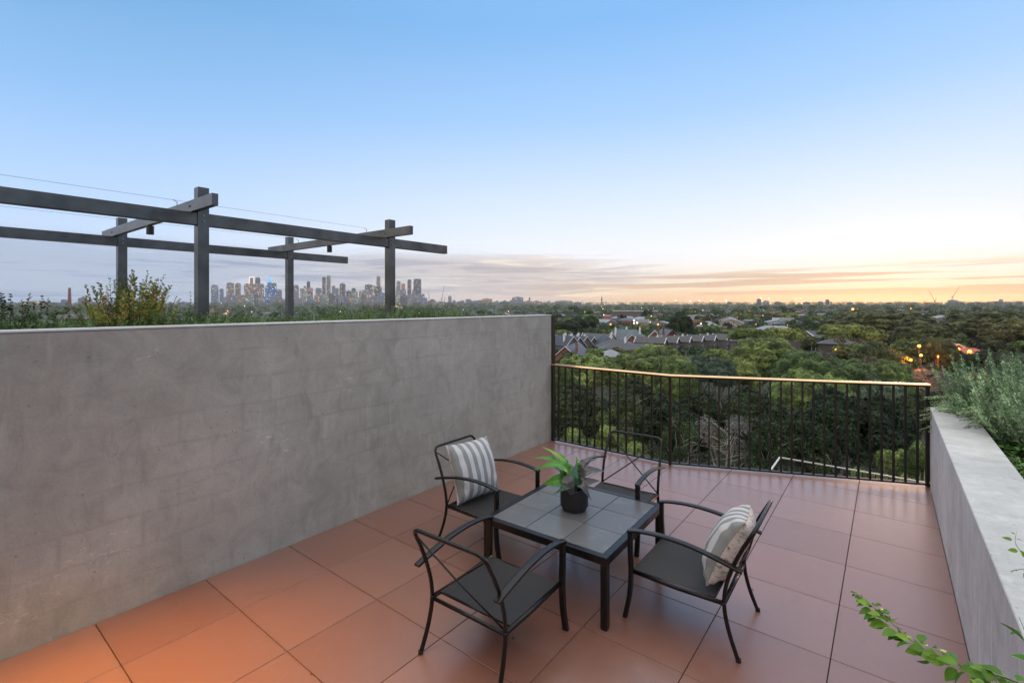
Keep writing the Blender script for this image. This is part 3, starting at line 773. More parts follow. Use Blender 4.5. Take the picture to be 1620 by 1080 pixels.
# back row beyond the railing
tree_px('bright', 932, 552, 46, 82, 'pale green tree just right of the tall wall end, below the terrace roofs')
tree_px('gum', 892, 572, 22, 70, 'small green tree squeezed against the end of the tall grey wall')
tree_px('round', 1034, 545, 58, 74, 'broad domed green gum tree above the left half of the railing')
tree_px('gum', 1072, 566, 34, 66, 'smaller gum crown leaning on the right flank of the broad domed tree')
tree_px('blue', 1112, 549, 26, 84, 'grey green tree with two soft humps right of the domed tree')
tree_px('blue', 1142, 556, 30, 78, 'slim grey green tree between the domed tree and the tall bright crowns')
tree_px('bright', 1172, 556, 24, 80, 'small rounded bright tree at the foot of the tall clumped gum')
tree_px('gum', 1206, 531, 44, 92, 'tall clumped gum tree over the middle of the railing')
tree_px('flat', 1186, 514, 34, 128, 'flat topped gum with layered crown beside the long slate roof')
tree_px('gum', 1245, 548, 32, 88, 'mid green gum tree filling the gap left of the biggest crown')
tree_px('round', 1300, 551, 66, 66, 'biggest rounded bright green gum crown over the right half of the railing')
tree_px('bright', 1285, 575, 48, 56, 'bright lower crown in front of the biggest rounded gum')
tree_px('flat', 1342, 508, 44, 128, 'olive green flat crowned gum standing clear behind the rounded crowns')
tree_px('open', 1385, 532, 46, 96, 'open gum tree with pale forked branches showing through thin leaves')
tree_px('gum', 1412, 566, 34, 74, 'narrow sloping gum crown near the right end of the railing')
tree_px('blue', 1380, 585, 40, 60, 'grey green tree low behind the right end of the railing')
tree_px('olive', 1402, 488, 52, 200, 'large dark olive tree mass rising over the suburb', name='dark_tree')
tree_px('olive', 1350, 497, 34, 215, 'rounded dark olive tree at the left of the large olive mass', name='dark_tree')
tree_px('olive', 1456, 507, 34, 160, 'dark olive tree sloping down towards the orange lamps', name='dark_tree')
tree_px('dark', 1440, 538, 30, 120, 'very dark tree left of the orange lit garden', name='dark_tree')
tree_px('olive', 1565, 488, 50, 175, 'huge dark tree mass right of the white house', name='dark_tree')
tree_px('olive', 1612, 500, 38, 160, 'dark tree at the right edge beyond the rosemary', name='dark_tree')
tree_px('dark', 1560, 546, 44, 105, 'low dark green domed tree above the rosemary', name='dark_tree')
tree_px('blue', 1610, 548, 26, 100, 'bluish dark tree at the right edge above the rosemary', name='dark_tree')
tree_px('dark', 1494, 566, 30, 96, 'dark tree in front of the red roofed house', name='dark_tree')
tree_px('olive', 1480, 530, 26, 108, 'olive tree in front of the left half of the red roofed house', name='dark_tree')
tree_px('bare', 1466, 572, 34, 90, 'bare twiggy tree lit orange by the garden lamps', name='bare_tree')
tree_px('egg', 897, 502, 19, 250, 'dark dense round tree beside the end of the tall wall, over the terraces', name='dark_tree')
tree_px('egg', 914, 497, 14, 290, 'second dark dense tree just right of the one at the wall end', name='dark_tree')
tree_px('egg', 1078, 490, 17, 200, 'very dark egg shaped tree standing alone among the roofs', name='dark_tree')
# in front, seen through the bars; the dark crowns carry their shade as colour
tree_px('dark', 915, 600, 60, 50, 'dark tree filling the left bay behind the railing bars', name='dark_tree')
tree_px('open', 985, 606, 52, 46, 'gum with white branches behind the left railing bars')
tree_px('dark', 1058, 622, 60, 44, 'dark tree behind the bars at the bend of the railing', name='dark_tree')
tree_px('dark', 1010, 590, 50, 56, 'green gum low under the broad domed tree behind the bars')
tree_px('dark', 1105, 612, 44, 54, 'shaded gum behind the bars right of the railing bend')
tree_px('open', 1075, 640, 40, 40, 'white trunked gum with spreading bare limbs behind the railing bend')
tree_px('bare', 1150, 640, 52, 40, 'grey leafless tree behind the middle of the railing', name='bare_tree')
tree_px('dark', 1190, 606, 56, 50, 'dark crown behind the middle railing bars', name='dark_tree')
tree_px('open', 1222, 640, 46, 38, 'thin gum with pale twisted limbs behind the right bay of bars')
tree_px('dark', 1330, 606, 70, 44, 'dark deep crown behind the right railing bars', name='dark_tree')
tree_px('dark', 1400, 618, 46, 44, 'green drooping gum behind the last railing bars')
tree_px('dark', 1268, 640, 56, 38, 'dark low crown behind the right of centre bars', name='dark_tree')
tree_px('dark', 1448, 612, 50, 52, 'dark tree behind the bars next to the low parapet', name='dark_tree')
tree_px('tall', 905, 668, 32, 34, 'bright green treetop low behind the leftmost railing bars', None, 'small_tree')
tree_px('tall', 960, 664, 30, 36, 'bright green treetop behind the bars above the empty armchair', None, 'small_tree')
tree_px('tall', 1005, 690, 28, 32, 'small bright treetop just above the back of the empty armchair', None, 'small_tree')
tree_px('tall', 1412, 700, 34, 27, 'pale green treetop behind the bars above the pale lower handrail', None, 'small_tree')
tree_px('tall', 1456, 690, 30, 26, 'pale green treetop against the low parapet behind the last bars', None, 'small_tree')
tree_px('tall', 1360, 730, 24, 28, 'small green treetop over the pale lower handrail', None, 'small_tree')
# ---------------------------------------------------------------- ground
mb = MB(); NA = 120
rings = [0, 8, 15, 25, 40, 60, 90, 130, 180, 250, 350, 500, 700, 900, 1100, 1300, 1600, 1900, 2200, 2600, 3000, 3400, 3800, 4400, 4850]
vs = [(0, 0, -16)]; fs = []
for r_ in rings[1:]:
    for k in range(NA):
        a = 2*math.pi*k/NA; x, y = r_*math.cos(a), r_*math.sin(a)
        bumpz = 0 if r_ < 30 else .5*math.sin(x*.031+1)*math.sin(y*.027)
        vs.append((x, y, ground_z(x, y)+bumpz))
for k in range(NA): fs.append((0, 1+k, 1+(k+1) % NA))
for i in range(len(rings)-2):
    for k in range(NA):
        j = (k+1) % NA; a = 1+i*NA; fs.append((a+k, a+NA+k, a+NA+j, a+j))
mb.add(vs, fs)
def ground_mat():
    m, nt, b, oc, _ = new_mat('suburb_ground')
    n = nt.noise(oc, .02, 6, .6); n2 = nt.noise(oc, .4, 5, .7)
    c = nt.ramp(n, [(.35, (.02, .03, .012)), (.5, (.032, .042, .02)), (.62, (.05, .05, .035)), (.75, (.06, .06, .055))])
    nt.link(nt.mix(.6, c, nt.ramp(n2, [(.3, (.3, .3, .3)), (.7, (.7, .7, .7))]), 'OVERLAY'), b.inputs['Base Color'])
    b.inputs['Roughness'].default_value = .95; return m
tag(mb.obj('ground', ground_mat(), smooth_=True), kind='structure')
# undergrowth beneath the near trees
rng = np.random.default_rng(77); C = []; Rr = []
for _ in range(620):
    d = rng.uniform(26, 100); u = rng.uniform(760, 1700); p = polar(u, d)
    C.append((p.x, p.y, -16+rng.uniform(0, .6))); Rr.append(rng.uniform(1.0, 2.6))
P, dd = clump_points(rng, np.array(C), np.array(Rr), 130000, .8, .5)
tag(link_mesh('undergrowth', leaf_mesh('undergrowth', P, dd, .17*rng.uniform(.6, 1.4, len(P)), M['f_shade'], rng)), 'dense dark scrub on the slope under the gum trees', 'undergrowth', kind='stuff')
# ---------------------------------------------------------------- suburb
def house_mats(n, wall, roof, rrough=.5):
    M['w_'+n] = simple('house_wall_'+n, wall, .85, 0, .15, .8); M['r_'+n] = simple('house_roof_'+n, roof, rrough, 0, .22, .7, bumps=.3, bscale=4, bdist=.05)
house_mats('brick', (.24, .09, .06), (.07, .075, .09)); house_mats('white', (.42, .42, .43), (.22, .24, .28))
house_mats('cream', (.30, .27, .22), (.12, .115, .115)); house_mats('slate', (.13, .12, .11), (.045, .048, .058))
house_mats('teal', (.26, .22, .20), (.07, .11, .13)); house_mats('red', (.34, .16, .10), (.26, .07, .05)); house_mats('tin', (.20, .19, .18), (.22, .245, .28), .5)
M['trimw'] = simple('white_trim', (.72, .72, .74), .6, 0, .05)
M['pane'] = simple('window_glass_dark', (.03, .035, .045), .15, 0, .1)
M['lit'] = simple('lit_window', (.6, .4, .2), .5, emis=(1, .62, .28, 1), es=2.2)
M['litw'] = simple('lit_window_cool', (.6, .6, .6), .5, emis=(1, .9, .75, 1), es=1.6)
def house_mesh(W, D, hw, hr, kind, over=.35):
    wall = MB().box(-W/2, W/2, -D/2, D/2, -1, hw); rf = MB(); tr = [MB(), MB()]; a, b = W/2+over, D/2+over
    if kind == 'gable':   # ridge along Y, gable faces -Y
        for s in (-1, 1):
            wall.add([(-W/2, s*D/2, hw), (W/2, s*D/2, hw), (0, s*D/2, hw+hr*W/(W+2*over))], [(0, 1, 2) if s < 0 else (2, 1, 0)])
            p = [(-a, s*(b), hw-.15), (0, s*b, hw+hr), (a, s*b, hw-.15)]
            for i in (0, 1):
                q, r_ = Vector(p[i]), Vector(p[i+1]); y0, y1 = (s*b, s*(b+.18))
                q2, r2 = q+Vector((0, 0, .22)), r_+Vector((0, 0, .22))
                vs = [(q.x, y0, q.z), (r_.x, y0, r_.z), (r2.x, y0, r2.z), (q2.x, y0, q2.z), (q.x, y1, q.z), (r_.x, y1, r_.z), (r2.x, y1, r2.z), (q2.x, y1, q2.z)]
                tr[0 if s < 0 else 1].add(vs, [(0, 1, 2, 3), (7, 6, 5, 4), (0, 4, 5, 1), (1, 5, 6, 2), (2, 6, 7, 3), (3, 7, 4, 0)])
        rf.add([(-a, -b, hw-.15), (0, -b, hw+hr), (0, b, hw+hr), (-a, b, hw-.15), (a, -b, hw-.15), (a, b, hw-.15),
                (-a, -b, hw), (0, -b, hw+hr+.18), (0, b, hw+hr+.18), (-a, b, hw), (a, -b, hw), (a, b, hw)],
               [(0, 3, 2, 1), (1, 2, 5, 4), (6, 7, 8, 9), (7, 10, 11, 8), (0, 6, 9, 3), (4, 5, 11, 10), (0, 1, 7, 6), (1, 4, 10, 7), (3, 9, 8, 2), (2, 8, 11, 5)])
    elif kind == 'hip':
        r_ = max(.5, b-a) if b > a else .3
        e = [(-a, -b), (a, -b), (a, b), (-a, b)]; top = [(0, -r_), (0, r_)] if b > a else [(-(a-b+.2), 0), (a-b+.2, 0)]
        vs = [(x, y, hw-.1) for x, y in e]+[(x, y, hw+hr) for x, y in top]+[(x, y, hw+.1) for x, y in e]
        if b > a: fs = [(6, 7, 4), (7, 8, 5, 4), (8, 9, 5), (9, 6, 4, 5)]
        else: fs = [(6, 7, 5, 4), (7, 8, 5), (8, 9, 4, 5), (9, 6, 4)]
        fs += [(3, 2, 1, 0)]+[(i, (i+1) % 4, 6+(i+1) % 4, 6+i) for i in range(4)]
        rf.add(vs, fs)
    else:
        rf.box(-a, a, -b, b, hw+.01, hw+.35)
        tr[0].box(-a-.1, a+.1, -b-.1, -b-.01, hw-.1, hw+.6)
    return wall, rf, tr
def house(u, vr, d, W, D, hw, hr, kind, mat, rz, label, group=None, name='house', chim=1, wins=2, lit=0, base=None):
    """vr: image row of the ridge"""
    p = polar(u, d); zr = EYE-(vr-VH)/F*d; gz = ground_z(p.x, p.y) if base is None else base; tot = hw+hr
    z = zr-tot
    e = empty(name, (p.x, p.y, z), rz, label, 'house', group)
    if z > gz: hext = z-gz
    else: hext = 0
    wall, rf, tr = house_mesh(W, D, hw, hr, kind)
    if hext: wall.box(-W/2+.01, W/2-.01, -D/2+.01, D/2-.01, -hext-1, -1.001)
    wall.obj('wall', M['w_'+mat], e); ro = rf.obj('roof', M['r_'+mat], e)
    for t_ in tr:
        if t_.v: t_.obj('fascia' if kind == 'flat' else 'bargeboard', M['trimw'], ro)
    for k in range(chim):
        x = (-.28+.56*k/(max(1, chim-1)))*W if chim > 1 else .22*W; y = (.15 if k % 2 else -.2)*D
        c = MB().box(x-.32, x+.32, y-.28, y+.28, hw+hr*.3, hw+hr+.55).box(x-.4, x+.4, y-.36, y+.36, hw+hr+.551, hw+hr+.7)
        c.lathe([(.13, hw+hr+.7), (.12, hw+hr+1.15)], 8, (x, y)); c.obj('chimney', M['trimw'] if mat in ('slate', 'teal', 'white') else M['w_brick'], ro)
    for k in range(wins):
        x = (k+.5)/wins*W-W/2; wd = min(1.4, W/wins*.4)
        f_ = MB().box(x-wd/2-.12, x+wd/2+.12, -D/2-.06, -D/2-.005, .9, min(2.7, hw-.3)).obj('window', M['trimw'], e)
        MB().box(x-wd/2, x+wd/2, -D/2-.10, -D/2-.061, 1.02, min(2.58, hw-.42)).obj('pane', M['lit'] if k < lit else M['pane'], f_)
    return e
VIEWR = TH   # rotation that turns a gable towards the viewer
def facing(u): return TH-math.atan((u-CX)/F)
f0 = facing(900)
house(905, 545, 150, 10, 16, 4, 4.6, 'gable', 'brick', f0-.25, 'brick house with white bargeboards on its gable, nearest the end of the tall wall', wins=1)
for i, u in enumerate((893, 903, 914, 925)):
    house(u, 531+i % 2, 178+3*i, 5.4, 13, 5, 3.4, 'gable', 'slate', f0+.5, 'dark slate terrace roof with a pale chimney, one of the row behind the brick gable', 'terraces behind the brick gable', 'terrace_house', chim=2, wins=1)
house(944, 528, 185, 8, 12, 5, 4, 'gable', 'brick', f0+.9, 'steep brown roof with a white chimney between the terraces and the teal roof', name='terrace_house')
house(957, 530, 178, 7, 11, 5, 4, 'hip', 'slate', f0+.3, 'dark hipped roof left of the white gabled dormer')
house(968, 525, 190, 6, 10, 5, 3.8, 'gable', 'slate', f0-.1, 'slate house with a tall white edged gable left of the teal roof', name='terrace_house')
house(992, 521, 196, 17, 10, 5, 4.2, 'hip', 'teal', f0, 'wide house with a teal grey roof in the middle of the old terraces', chim=3)
house(998, 529, 182, 6, 6, 4, 3.4, 'gable', 'brick', f0, 'small white edged gable in front of the teal roof', wins=1, chim=0)
house(976, 537, 160, 13, 9, 4.5, 2.2, 'hip', 'slate', f0-.2, 'low brown grey roof in front of the teal roof', chim=1)
house(966, 553, 122, 6.5, 6, 3, 1.6, 'hip', 'tin', f0+.2, 'small pale metal roofed shed among the trees', name='shed', chim=0, lit=1, wins=1)
house(1000, 543, 150, 20, 8, 5, 1.8, 'hip', 'slate', f0, 'long dark roof with a plain flank wall just above the domed tree', chim=0, wins=0)
house(1036, 523, 205, 7, 10, 5, 3.8, 'gable', 'brick', facing(1036), 'steep gabled brick house right of the teal roof', name='terrace_house')
house(1056, 521, 208, 9, 12, 5, 3.8, 'gable', 'brick', facing(1056)+.3, 'brown roofed brick house beside the egg shaped tree', name='terrace_house', chim=2)
for i in range(7):
    u = 1030+i*20
    house(u, 534-.9*i, 172+4*i, 5.0, 10, 4.2, 1.7, 'gable', 'slate', facing(u)+1.3, 'one bay of the long slate roofed terrace with white party walls', 'bays of the long slate terrace', 'terrace_house', chim=0 if i % 2 else 1, wins=1)
house(1190, 531, 150, 12, 9, 4, 1.6, 'hip', 'slate', facing(1190), 'dark hipped roof half hidden by the flat topped gum', chim=0)
house(1250, 527, 165, 14, 9, 4.5, 1.2, 'flat', 'slate', facing(1250)+.2, 'low dark flat roofed building left of the shed with the skillion roof', chim=0)
house(1300, 524, 160, 11, 10, 5, 2.4, 'gable', 'slate', facing(1300)-.9, 'dark weatherboard building with a sloping grey metal roof', chim=0, name='building')
house(1327, 536, 142, 10, 7, 4, 1.4, 'hip', 'slate', facing(1327), 'low grey building under the olive flat crowned gum', chim=0, wins=0)
house(936, 503, 390, 17, 14, 4, 3.2, 'hip', 'tin', f0+.3, 'pale roofed house with a big silver roof beyond the terraces', chim=1)
house(957, 505, 400, 15, 12, 4, 3.0, 'gable', 'tin', f0+.8, 'silver gabled roof right of the big silver roof', chim=0)
house(1003, 491, 560, 50, 20, 8, .6, 'flat', 'slate', f0, 'long low flat roofed school building beyond the trees', name='school', chim=0, wins=8)
house(985, 499, 470, 20, 14, 4, 2.6, 'hip', 'tin', f0+.4, 'silver roof in front of the long flat building', chim=0)
house(1018, 501, 460, 26, 16, 4, 3.0, 'hip', 'tin', f0-.2, 'wide silver blue roof under the long flat building', chim=0)
house(1050, 508, 390, 22, 12, 4, 2, 'gable', 'tin', f0-.7, 'silver shed roof left of the egg shaped tree', chim=0)
house(1103, 498, 480, 26, 10, 5, 1.5, 'gable', 'white', facing(1103), 'white building right of the egg shaped tree', chim=0, wins=5)
house(1120, 508, 350, 15, 12, 4, 3.6, 'hip', 'tin', facing(1120), 'pale hipped roof with a finial over the slate terrace', chim=1)
house(1154, 510, 330, 12, 10, 4, 3, 'gable', 'cream', facing(1154), 'small cream house beyond the slate terrace')
house(1228, 506, 400, 16, 10, 4, 1.6, 'gable', 'white', facing(1228)+.3, 'white walled house in the trees over the flat topped gum', chim=0)
house(1226, 515, 290, 26, 16, 4, 3.2, 'hip', 'tin', facing(1226), 'broad grey metal roof above the low flat roofed building', chim=0)
house(1468, 510, 235, 8, 7, 5, 2.2, 'flat', 'white', facing(1468), 'small white rendered house with a chimney left of the palm', chim=1, wins=1)
house(1497, 499, 330, 24, 12, 5, 2.4, 'gable', 'tin', facing(1497)+.4, 'pale metal roofs in the trees above the palm', chim=0)
house(1516, 505, 230, 6, 8, 7, 1, 'flat', 'white', facing(1516), 'narrow white house behind the palm', chim=0, wins=1)
house(1518, 522, 180, 9, 8, 4, 2.4, 'hip', 'tin', facing(1518)+.3, 'grey roofed house right of the palm')
house(1510, 543, 128, 8.5, 9, 3.2, 2.8, 'gable', 'red', facing(1508)+.15, 'red tiled house with a pointed gable above glowing orange lamps', chim=0, wins=1, lit=0)
house(1532, 550, 122, 8, 6, 3, 1.8, 'hip', 'red', facing(1532), 'low red roofed wing beside the glowing lamps', chim=0, wins=1, lit=0)
house(1603, 511, 250, 12, 8, 4, 2.2, 'gable', 'tin', facing(1603), 'pale roof low at the right edge among dark trees', chim=0)
# scattered roofs further out
rs = random.Random(12); HM = ['white', 'tin', 'cream', 'brick', 'slate', 'tin', 'red']
proto = {}
for i, mt in enumerate(HM):
    e = house(900+i, 495, 420+i, 13+i, 11, 4, 3, ['gable', 'hip'][i % 2], mt, 0, 'x', chim=i % 2, wins=2, lit=i % 3 == 0); proto[i] = e
HOUSE_L = {0: 'distant white walled house among the suburban trees', 1: 'distant house with a silver hipped roof among the trees', 2: 'distant cream house with a dark gable among the trees', 3: 'distant brick house with a hipped slate roof among the trees',
           4: 'distant grey house with a slate gable among the trees', 5: 'distant house with a broad silver hipped roof', 6: 'distant red roofed house among the trees'}
used = set(); n = 0
while n < 130:
    d = 360*(5.5**rs.random()); u = rs.uniform(870, 1640) if rs.random() < .8 else rs.uniform(60, 870)
    p = polar(u, d); k = rs.randrange(7)
    if k in used: e = copy_tree(proto[k])
    else: e = proto[k]; used.add(k)
    e.location = (p.x, p.y, ground_z(p.x, p.y)+.2); e.rotation_euler = (0, 0, rs.uniform(0, 3.14)); s = rs.uniform(.75, 1.15); e.scale = (s, s, s*.8)
    tag(e, HOUSE_L[k], 'house', 'scattered houses of the distant suburb'); n += 1
# palm
def palm(u, vtop, d):
    p = polar(u, d); gz = ground_z(p.x, p.y); zt = EYE-(vtop-VH)/F*d; H = zt-gz-1.5
    e = empty('palm_tree', (p.x, p.y, gz), 0, 'palm tree with a dark drooping crown in front of the narrow white house', 'tree')
    MB().tube([(0, 0, -1), (.1, 0, H*.5), (0, 0, H)], [.55, .42, .4], 10).obj('trunk', M['barkd'], e, smooth_=True)
    rng = np.random.default_rng(3)
    for k in range(46):
        az = k*2.4; el = R(rng.uniform(-20, 75)); L = rng.uniform(3.4, 4.6)
        pts = []; q = Vector((0, 0, H)); a = el
        for i in range(9): pts.append(q.copy()); q = q+Vector((math.cos(az)*math.cos(a), math.sin(az)*math.cos(a), math.sin(a)))*L/8; a -= R(13)
        m = MB(); s = Vector((-math.sin(az), math.cos(az), 0))
        for i in range(8):
            for sg in (-1, 1):
                for h_ in (0, .5):
                    c = pts[i].lerp(pts[i+1], h_); tip = c+s*sg*(.75*math.sin(math.pi*(i+1)/10)+.1)+(pts[i+1]-pts[i])*.8-Vector((0, 0, .25))
                    m.add([c, c+(pts[i+1]-pts[i])*.22, tip], [(0, 1, 2)])
        m.tube(pts, [.05-.005*i for i in range(9)], 4); m.obj('frond', M['f_dark'], e)
palm(1500, 513, 205)
# mid distance trees
rt_ = random.Random(33); kinds = list(MIDT); KL = {'mg': 'mid green rounded suburban tree', 'md': 'dark rounded suburban tree', 'mo': 'broad olive suburban tree', 'mb': 'brownish thin suburban tree', 'mf': 'layered flat topped suburban tree'}
def scatter(n, d0, d1, u0, u1, smin, smax, band, dens=None):
    for _ in range(n):
        d = d0*((d1/d0)**rt_.random()); u = rt_.uniform(u0, u1); p = polar(u, d); k = rt_.choices(kinds, (4, 4, 3, 1, 2))[0]; s = rt_.uniform(smin, smax)
        put_tree(k, p.x, p.y, ground_z(p.x, p.y)-.3, (s, s*rt_.uniform(.8, 1.15)), rt_.random()*6.28, KL[k]+' '+band, 'trees '+band, 'tree', src=MIDT, trunk=d < 500)
scatter(24, 108, 140, 880, 1470, .65, .85, 'between the near gums and the roofs')
scatter(46, 215, 340, 870, 1640, .65, .9, 'just behind the old roofs')
scatter(84, 330, 700, 868, 1650, .9, 1.3, 'in the middle of the suburb')
scatter(62, 700, 1500, 868, 1660, 1.0, 1.7, 'far out in the suburb')
scatter(14, 138, 170, 1200, 1640, .8, 1.1, 'around the right hand houses')
scatter(36, 250, 900, -30, 868, .8, 1.2, 'beyond the planter')
scatter(14, 900, 2200, -30, 868, 1.0, 1.6, 'in the flat land before the city')
# gardens and hedges between the houses: uncountable low greenery
rng = np.random.default_rng(19); C = []; Rr = []
for _ in range(2600):
    d = 165*(6.5**rng.random()); u = rng.uniform(868, 1680) if rng.random() < .85 else rng.uniform(-30, 868); p = polar(u, d); s = rng.uniform(1.3, 2.8)*(1+d/900)
    C.append((p.x, p.y, ground_z(p.x, p.y)+rng.uniform(-.2, 1.0))); Rr.append(s)
P, dd = clump_points(rng, np.array(C), np.array(Rr), 150000, .85, .35)
tag(link_mesh('garden_greenery', leaf_mesh('garden_greenery', P, dd, rng.uniform(.45, 1.0, len(P))*(1+np.hypot(P[:, 0], P[:, 1])/900), M['f_dark'], rng)), 'hedges and garden greenery filling the gaps between the suburban roofs', 'greenery', kind='stuff')
# far woodland: one mass
rng = np.random.default_rng(9); C = []; Rr = []
for _ in range(3600):
    d = 900*(5.1**rng.random()); u = rng.uniform(-60, 1700); p = polar(u, d); s = rng.uniform(6, 12)
    C.append((p.x, p.y, ground_z(p.x, p.y)+(rng.uniform(3, 8)+(rng.uniform(0, 9) if rng.random() < .12 else 0))*(1 if u > 800 else .6))); Rr.append(s*(1.4 if d > 2500 else 1))
P, dd = clump_points(rng, np.array(C), np.array(Rr), 150000, .8, .4)
tag(link_mesh('far_woodland', leaf_mesh('far_woodland', P, dd, rng.uniform(.9, 2.4, len(P)), M['f_dark'], rng)), 'continuous belt of far trees along the horizon', 'woodland', kind='stuff')
# street lights and floodlights
M['glow_o'] = simple('sodium_lamp_glow', (1, .6, .3), .5, emis=(1, .24, .03, 1), es=4)
M['glow_w'] = simple('floodlight_glow', (1, 1, .9), .5, emis=(1, .84, .6, 1), es=5)
M['polem'] = simple('lamp_pole_grey', (.12, .12, .12), .6)
def lamp(u, v, d, r_, white, label, group=None):
    q = at(u, v, d); gz = ground_z(q.x, q.y)
    e = empty('floodlight' if white == 2 else 'street_lamp', (q.x, q.y, gz), facing(u), label, 'lamp', group)
    h = q.z-gz
    MB().tube([(0, .35, 0), (0, .35, h), (0, 0, h+r_*.9)], max(.07, d*.00006), 5).obj('pole', M['polem'], e)
    MB().lathe([(0.001, h-r_), (r_*.7, h-r_*.7), (r_, h), (r_*.7, h+r_*.7), (.001, h+r_)], 10).obj('lamp_head', M['glow_w' if white else 'glow_o'], e, smooth_=True)
OR = [(966, 513, 330, .55), (1041, 513, 330, .55), (1123, 501, 430, .75), (1167, 501, 430, .6), (1178.5, 500, 440, .75), (940.5, 568, 118, .22), (1207, 499, 500, .45), (1246, 514, 300, .25), (1349, 489, 900, 2.2), (1441, 488, 900, .9), (952, 484.5, 1200, .8), (1196, 513, 300, .25)]
for i, (u, v, d, r_) in enumerate(OR):
    lamp(u, v, d, r_, 0, ['bright orange street lamp just beyond the teal roof', 'orange street lamp left of the egg shaped tree', 'orange street lamp right of the egg shaped tree', 'left lamp of an orange pair over the middle of the suburb',
        'right lamp of an orange pair over the middle of the suburb', 'small orange lamp beside the pale metal shed', 'faint orange lamp between the orange pair and the broad grey roof', 'small yellow lamp above the low flat roofed building', 'large hazy yellow light far beyond the flat crowned gum', 'red orange light far left of the cranes', 'tiny warm light over the far woodland left of the school', 'small orange lamp over the flat topped gum'][i])
WH = [(1003, 507, 350, .5), (1008, 510.5, 350, .55), (1003, 511, 350, .45), (955, 498, 480, .4), (1030, 500, 470, .4), (1109, 512, 300, .35)]
for u, v, d, r_ in WH: lamp(u, v, d, r_, 1, 'white yellow street lamp shining among the roofs left of the egg shaped tree', 'white street lamps among the roofs')
for u, v in ((1069, 475), (1092, 476), (1106, 475.5), (1125.5, 475.5), (1149, 475), (1204, 471.5), (1217, 472.2), (1258.5, 473), (1266.5, 472.2)):
    lamp(u, v, 2600, 2.1, 2, 'distant white sports ground floodlight on the horizon', 'floodlights on the horizon')
rl_ = random.Random(4)
for i in range(34):
    d = 500*(6**rl_.random()); u = rl_.uniform(880, 1640) if i % 3 else rl_.uniform(300, 880); p = polar(u, d); z = ground_z(p.x, p.y)+rl_.uniform(7, 11)
    lamp(u, VH-(z-EYE)*F/d, d, d*.00055, 1 if rl_.random() < .7 else 0, 'tiny distant street lamp twinkling in the suburb', 'tiny distant street lamps')
# garden lamps (orange) beside the red roofed house and in the bushes
M['garden_glow'] = simple('garden_lamp_glow', (1, .6, .2), .5, emis=(1, .20, .02, 1), es=3.2)
def glamp(u, v, d, r_, watts, label):
    q = at(u, v, d); gz = ground_z(q.x, q.y)
    e = empty('garden_lamp', (q.x, q.y, gz), 0, label, 'lamp'); h = q.z-gz
    MB().tube([(0, 0, 0), (0, 0, h-r_)], .05, 6).obj('pole', M['polem'], e)
    MB().lathe([(.001, h-r_), (r_*.8, h-r_*.6), (r_, h), (r_*.7, h+r_*.7), (.001, h+r_)], 10).obj('lamp_head', M['garden_glow'], e, smooth_=True)
    if watts:
        l = bpy.data.lights.new('lamp_light', 'POINT'); l.energy = watts*4; l.color = (1, .27, .03); l.shadow_soft_size = r_*1.3
        lo = bpy.data.objects.new('lamp_light', l); COL.objects.link(lo); lo.parent = e; lo.location = (0, -.4, h+r_*2.2)
glamp(1514, 553, 114, .6, 1600, 'brightest orange lamp under the gable of the red roofed house')
glamp(1534, 556.5, 112, .42, 500, 'orange lamp at the right wing of the red roofed house')
glamp(1454, 547.5, 100, .30, 500, 'upper orange lamp in the bushes left of the red roofed house')
glamp(1441, 569.5, 92, .22, 350, 'lower left orange lamp in the bushes')
glamp(1457, 562, 95, .22, 500, 'orange lamp deep in the bare twigs')
glamp(1484, 564, 95, .14, 120, 'small orange lamp between the bushes and the red roofed house')
glamp(1322, 552.5, 86, .14, 0, 'small yellow lamp glinting through the biggest crown')
glamp(1256, 562, 80, .10, 0, 'tiny orange lamp between two gum crowns left of the biggest crown')

# ---------------------------------------------------------------- city
def tower_mat(name, c0, c1, lit=.12, es=.65, warm=(1, .72, .42)):
    m, nt, b, oc, _ = new_mat(name)
    sx = nt.node('ShaderNodeSeparateXYZ'); nt.link(oc, sx.inputs[0])
    cell = nt.node('ShaderNodeCombineXYZ')
    fx = nt.math('FLOOR', nt.math('MULTIPLY', nt.math('ADD', sx.outputs[0], nt.math('MULTIPLY', sx.outputs[1], 1.31)), 1/7.0))
    fz = nt.math('FLOOR', nt.math('MULTIPLY', sx.outputs[2], 1/6.5)); nt.link(fx, cell.inputs[0]); nt.link(fz, cell.inputs[2])
    oi = nt.node('ShaderNodeObjectInfo'); nt.link(nt.math('MULTIPLY', oi.outputs['Random'], 97), cell.inputs[1])
    wn = nt.node('ShaderNodeTexWhiteNoise', noise_dimensions='3D'); nt.link(cell.outputs[0], wn.inputs[0])
    r_ = wn.outputs[0]
    zb = nt.math('SINE', nt.math('MULTIPLY', sx.outputs[2], .9)); col = nt.mix(nt.math('MULTIPLY_ADD', r_, .7, nt.math('MULTIPLY', zb, .12)), c0, c1)
    nt.link(col, b.inputs['Base Color']); b.inputs['Roughness'].default_value = .3; b.inputs['Metallic'].default_value = .25
    reg = nt.ss(nt.noise(oc, .035, 2), .42, .6)
    on = nt.math('MULTIPLY', nt.math('GREATER_THAN', r_, 1-lit), nt.math('MULTIPLY_ADD', reg, .8, .2))
    nt.put(b.inputs['Emission Color'], (*warm, 1)); nt.link(nt.math('MULTIPLY', on, es), b.inputs['Emission Strength']); return m
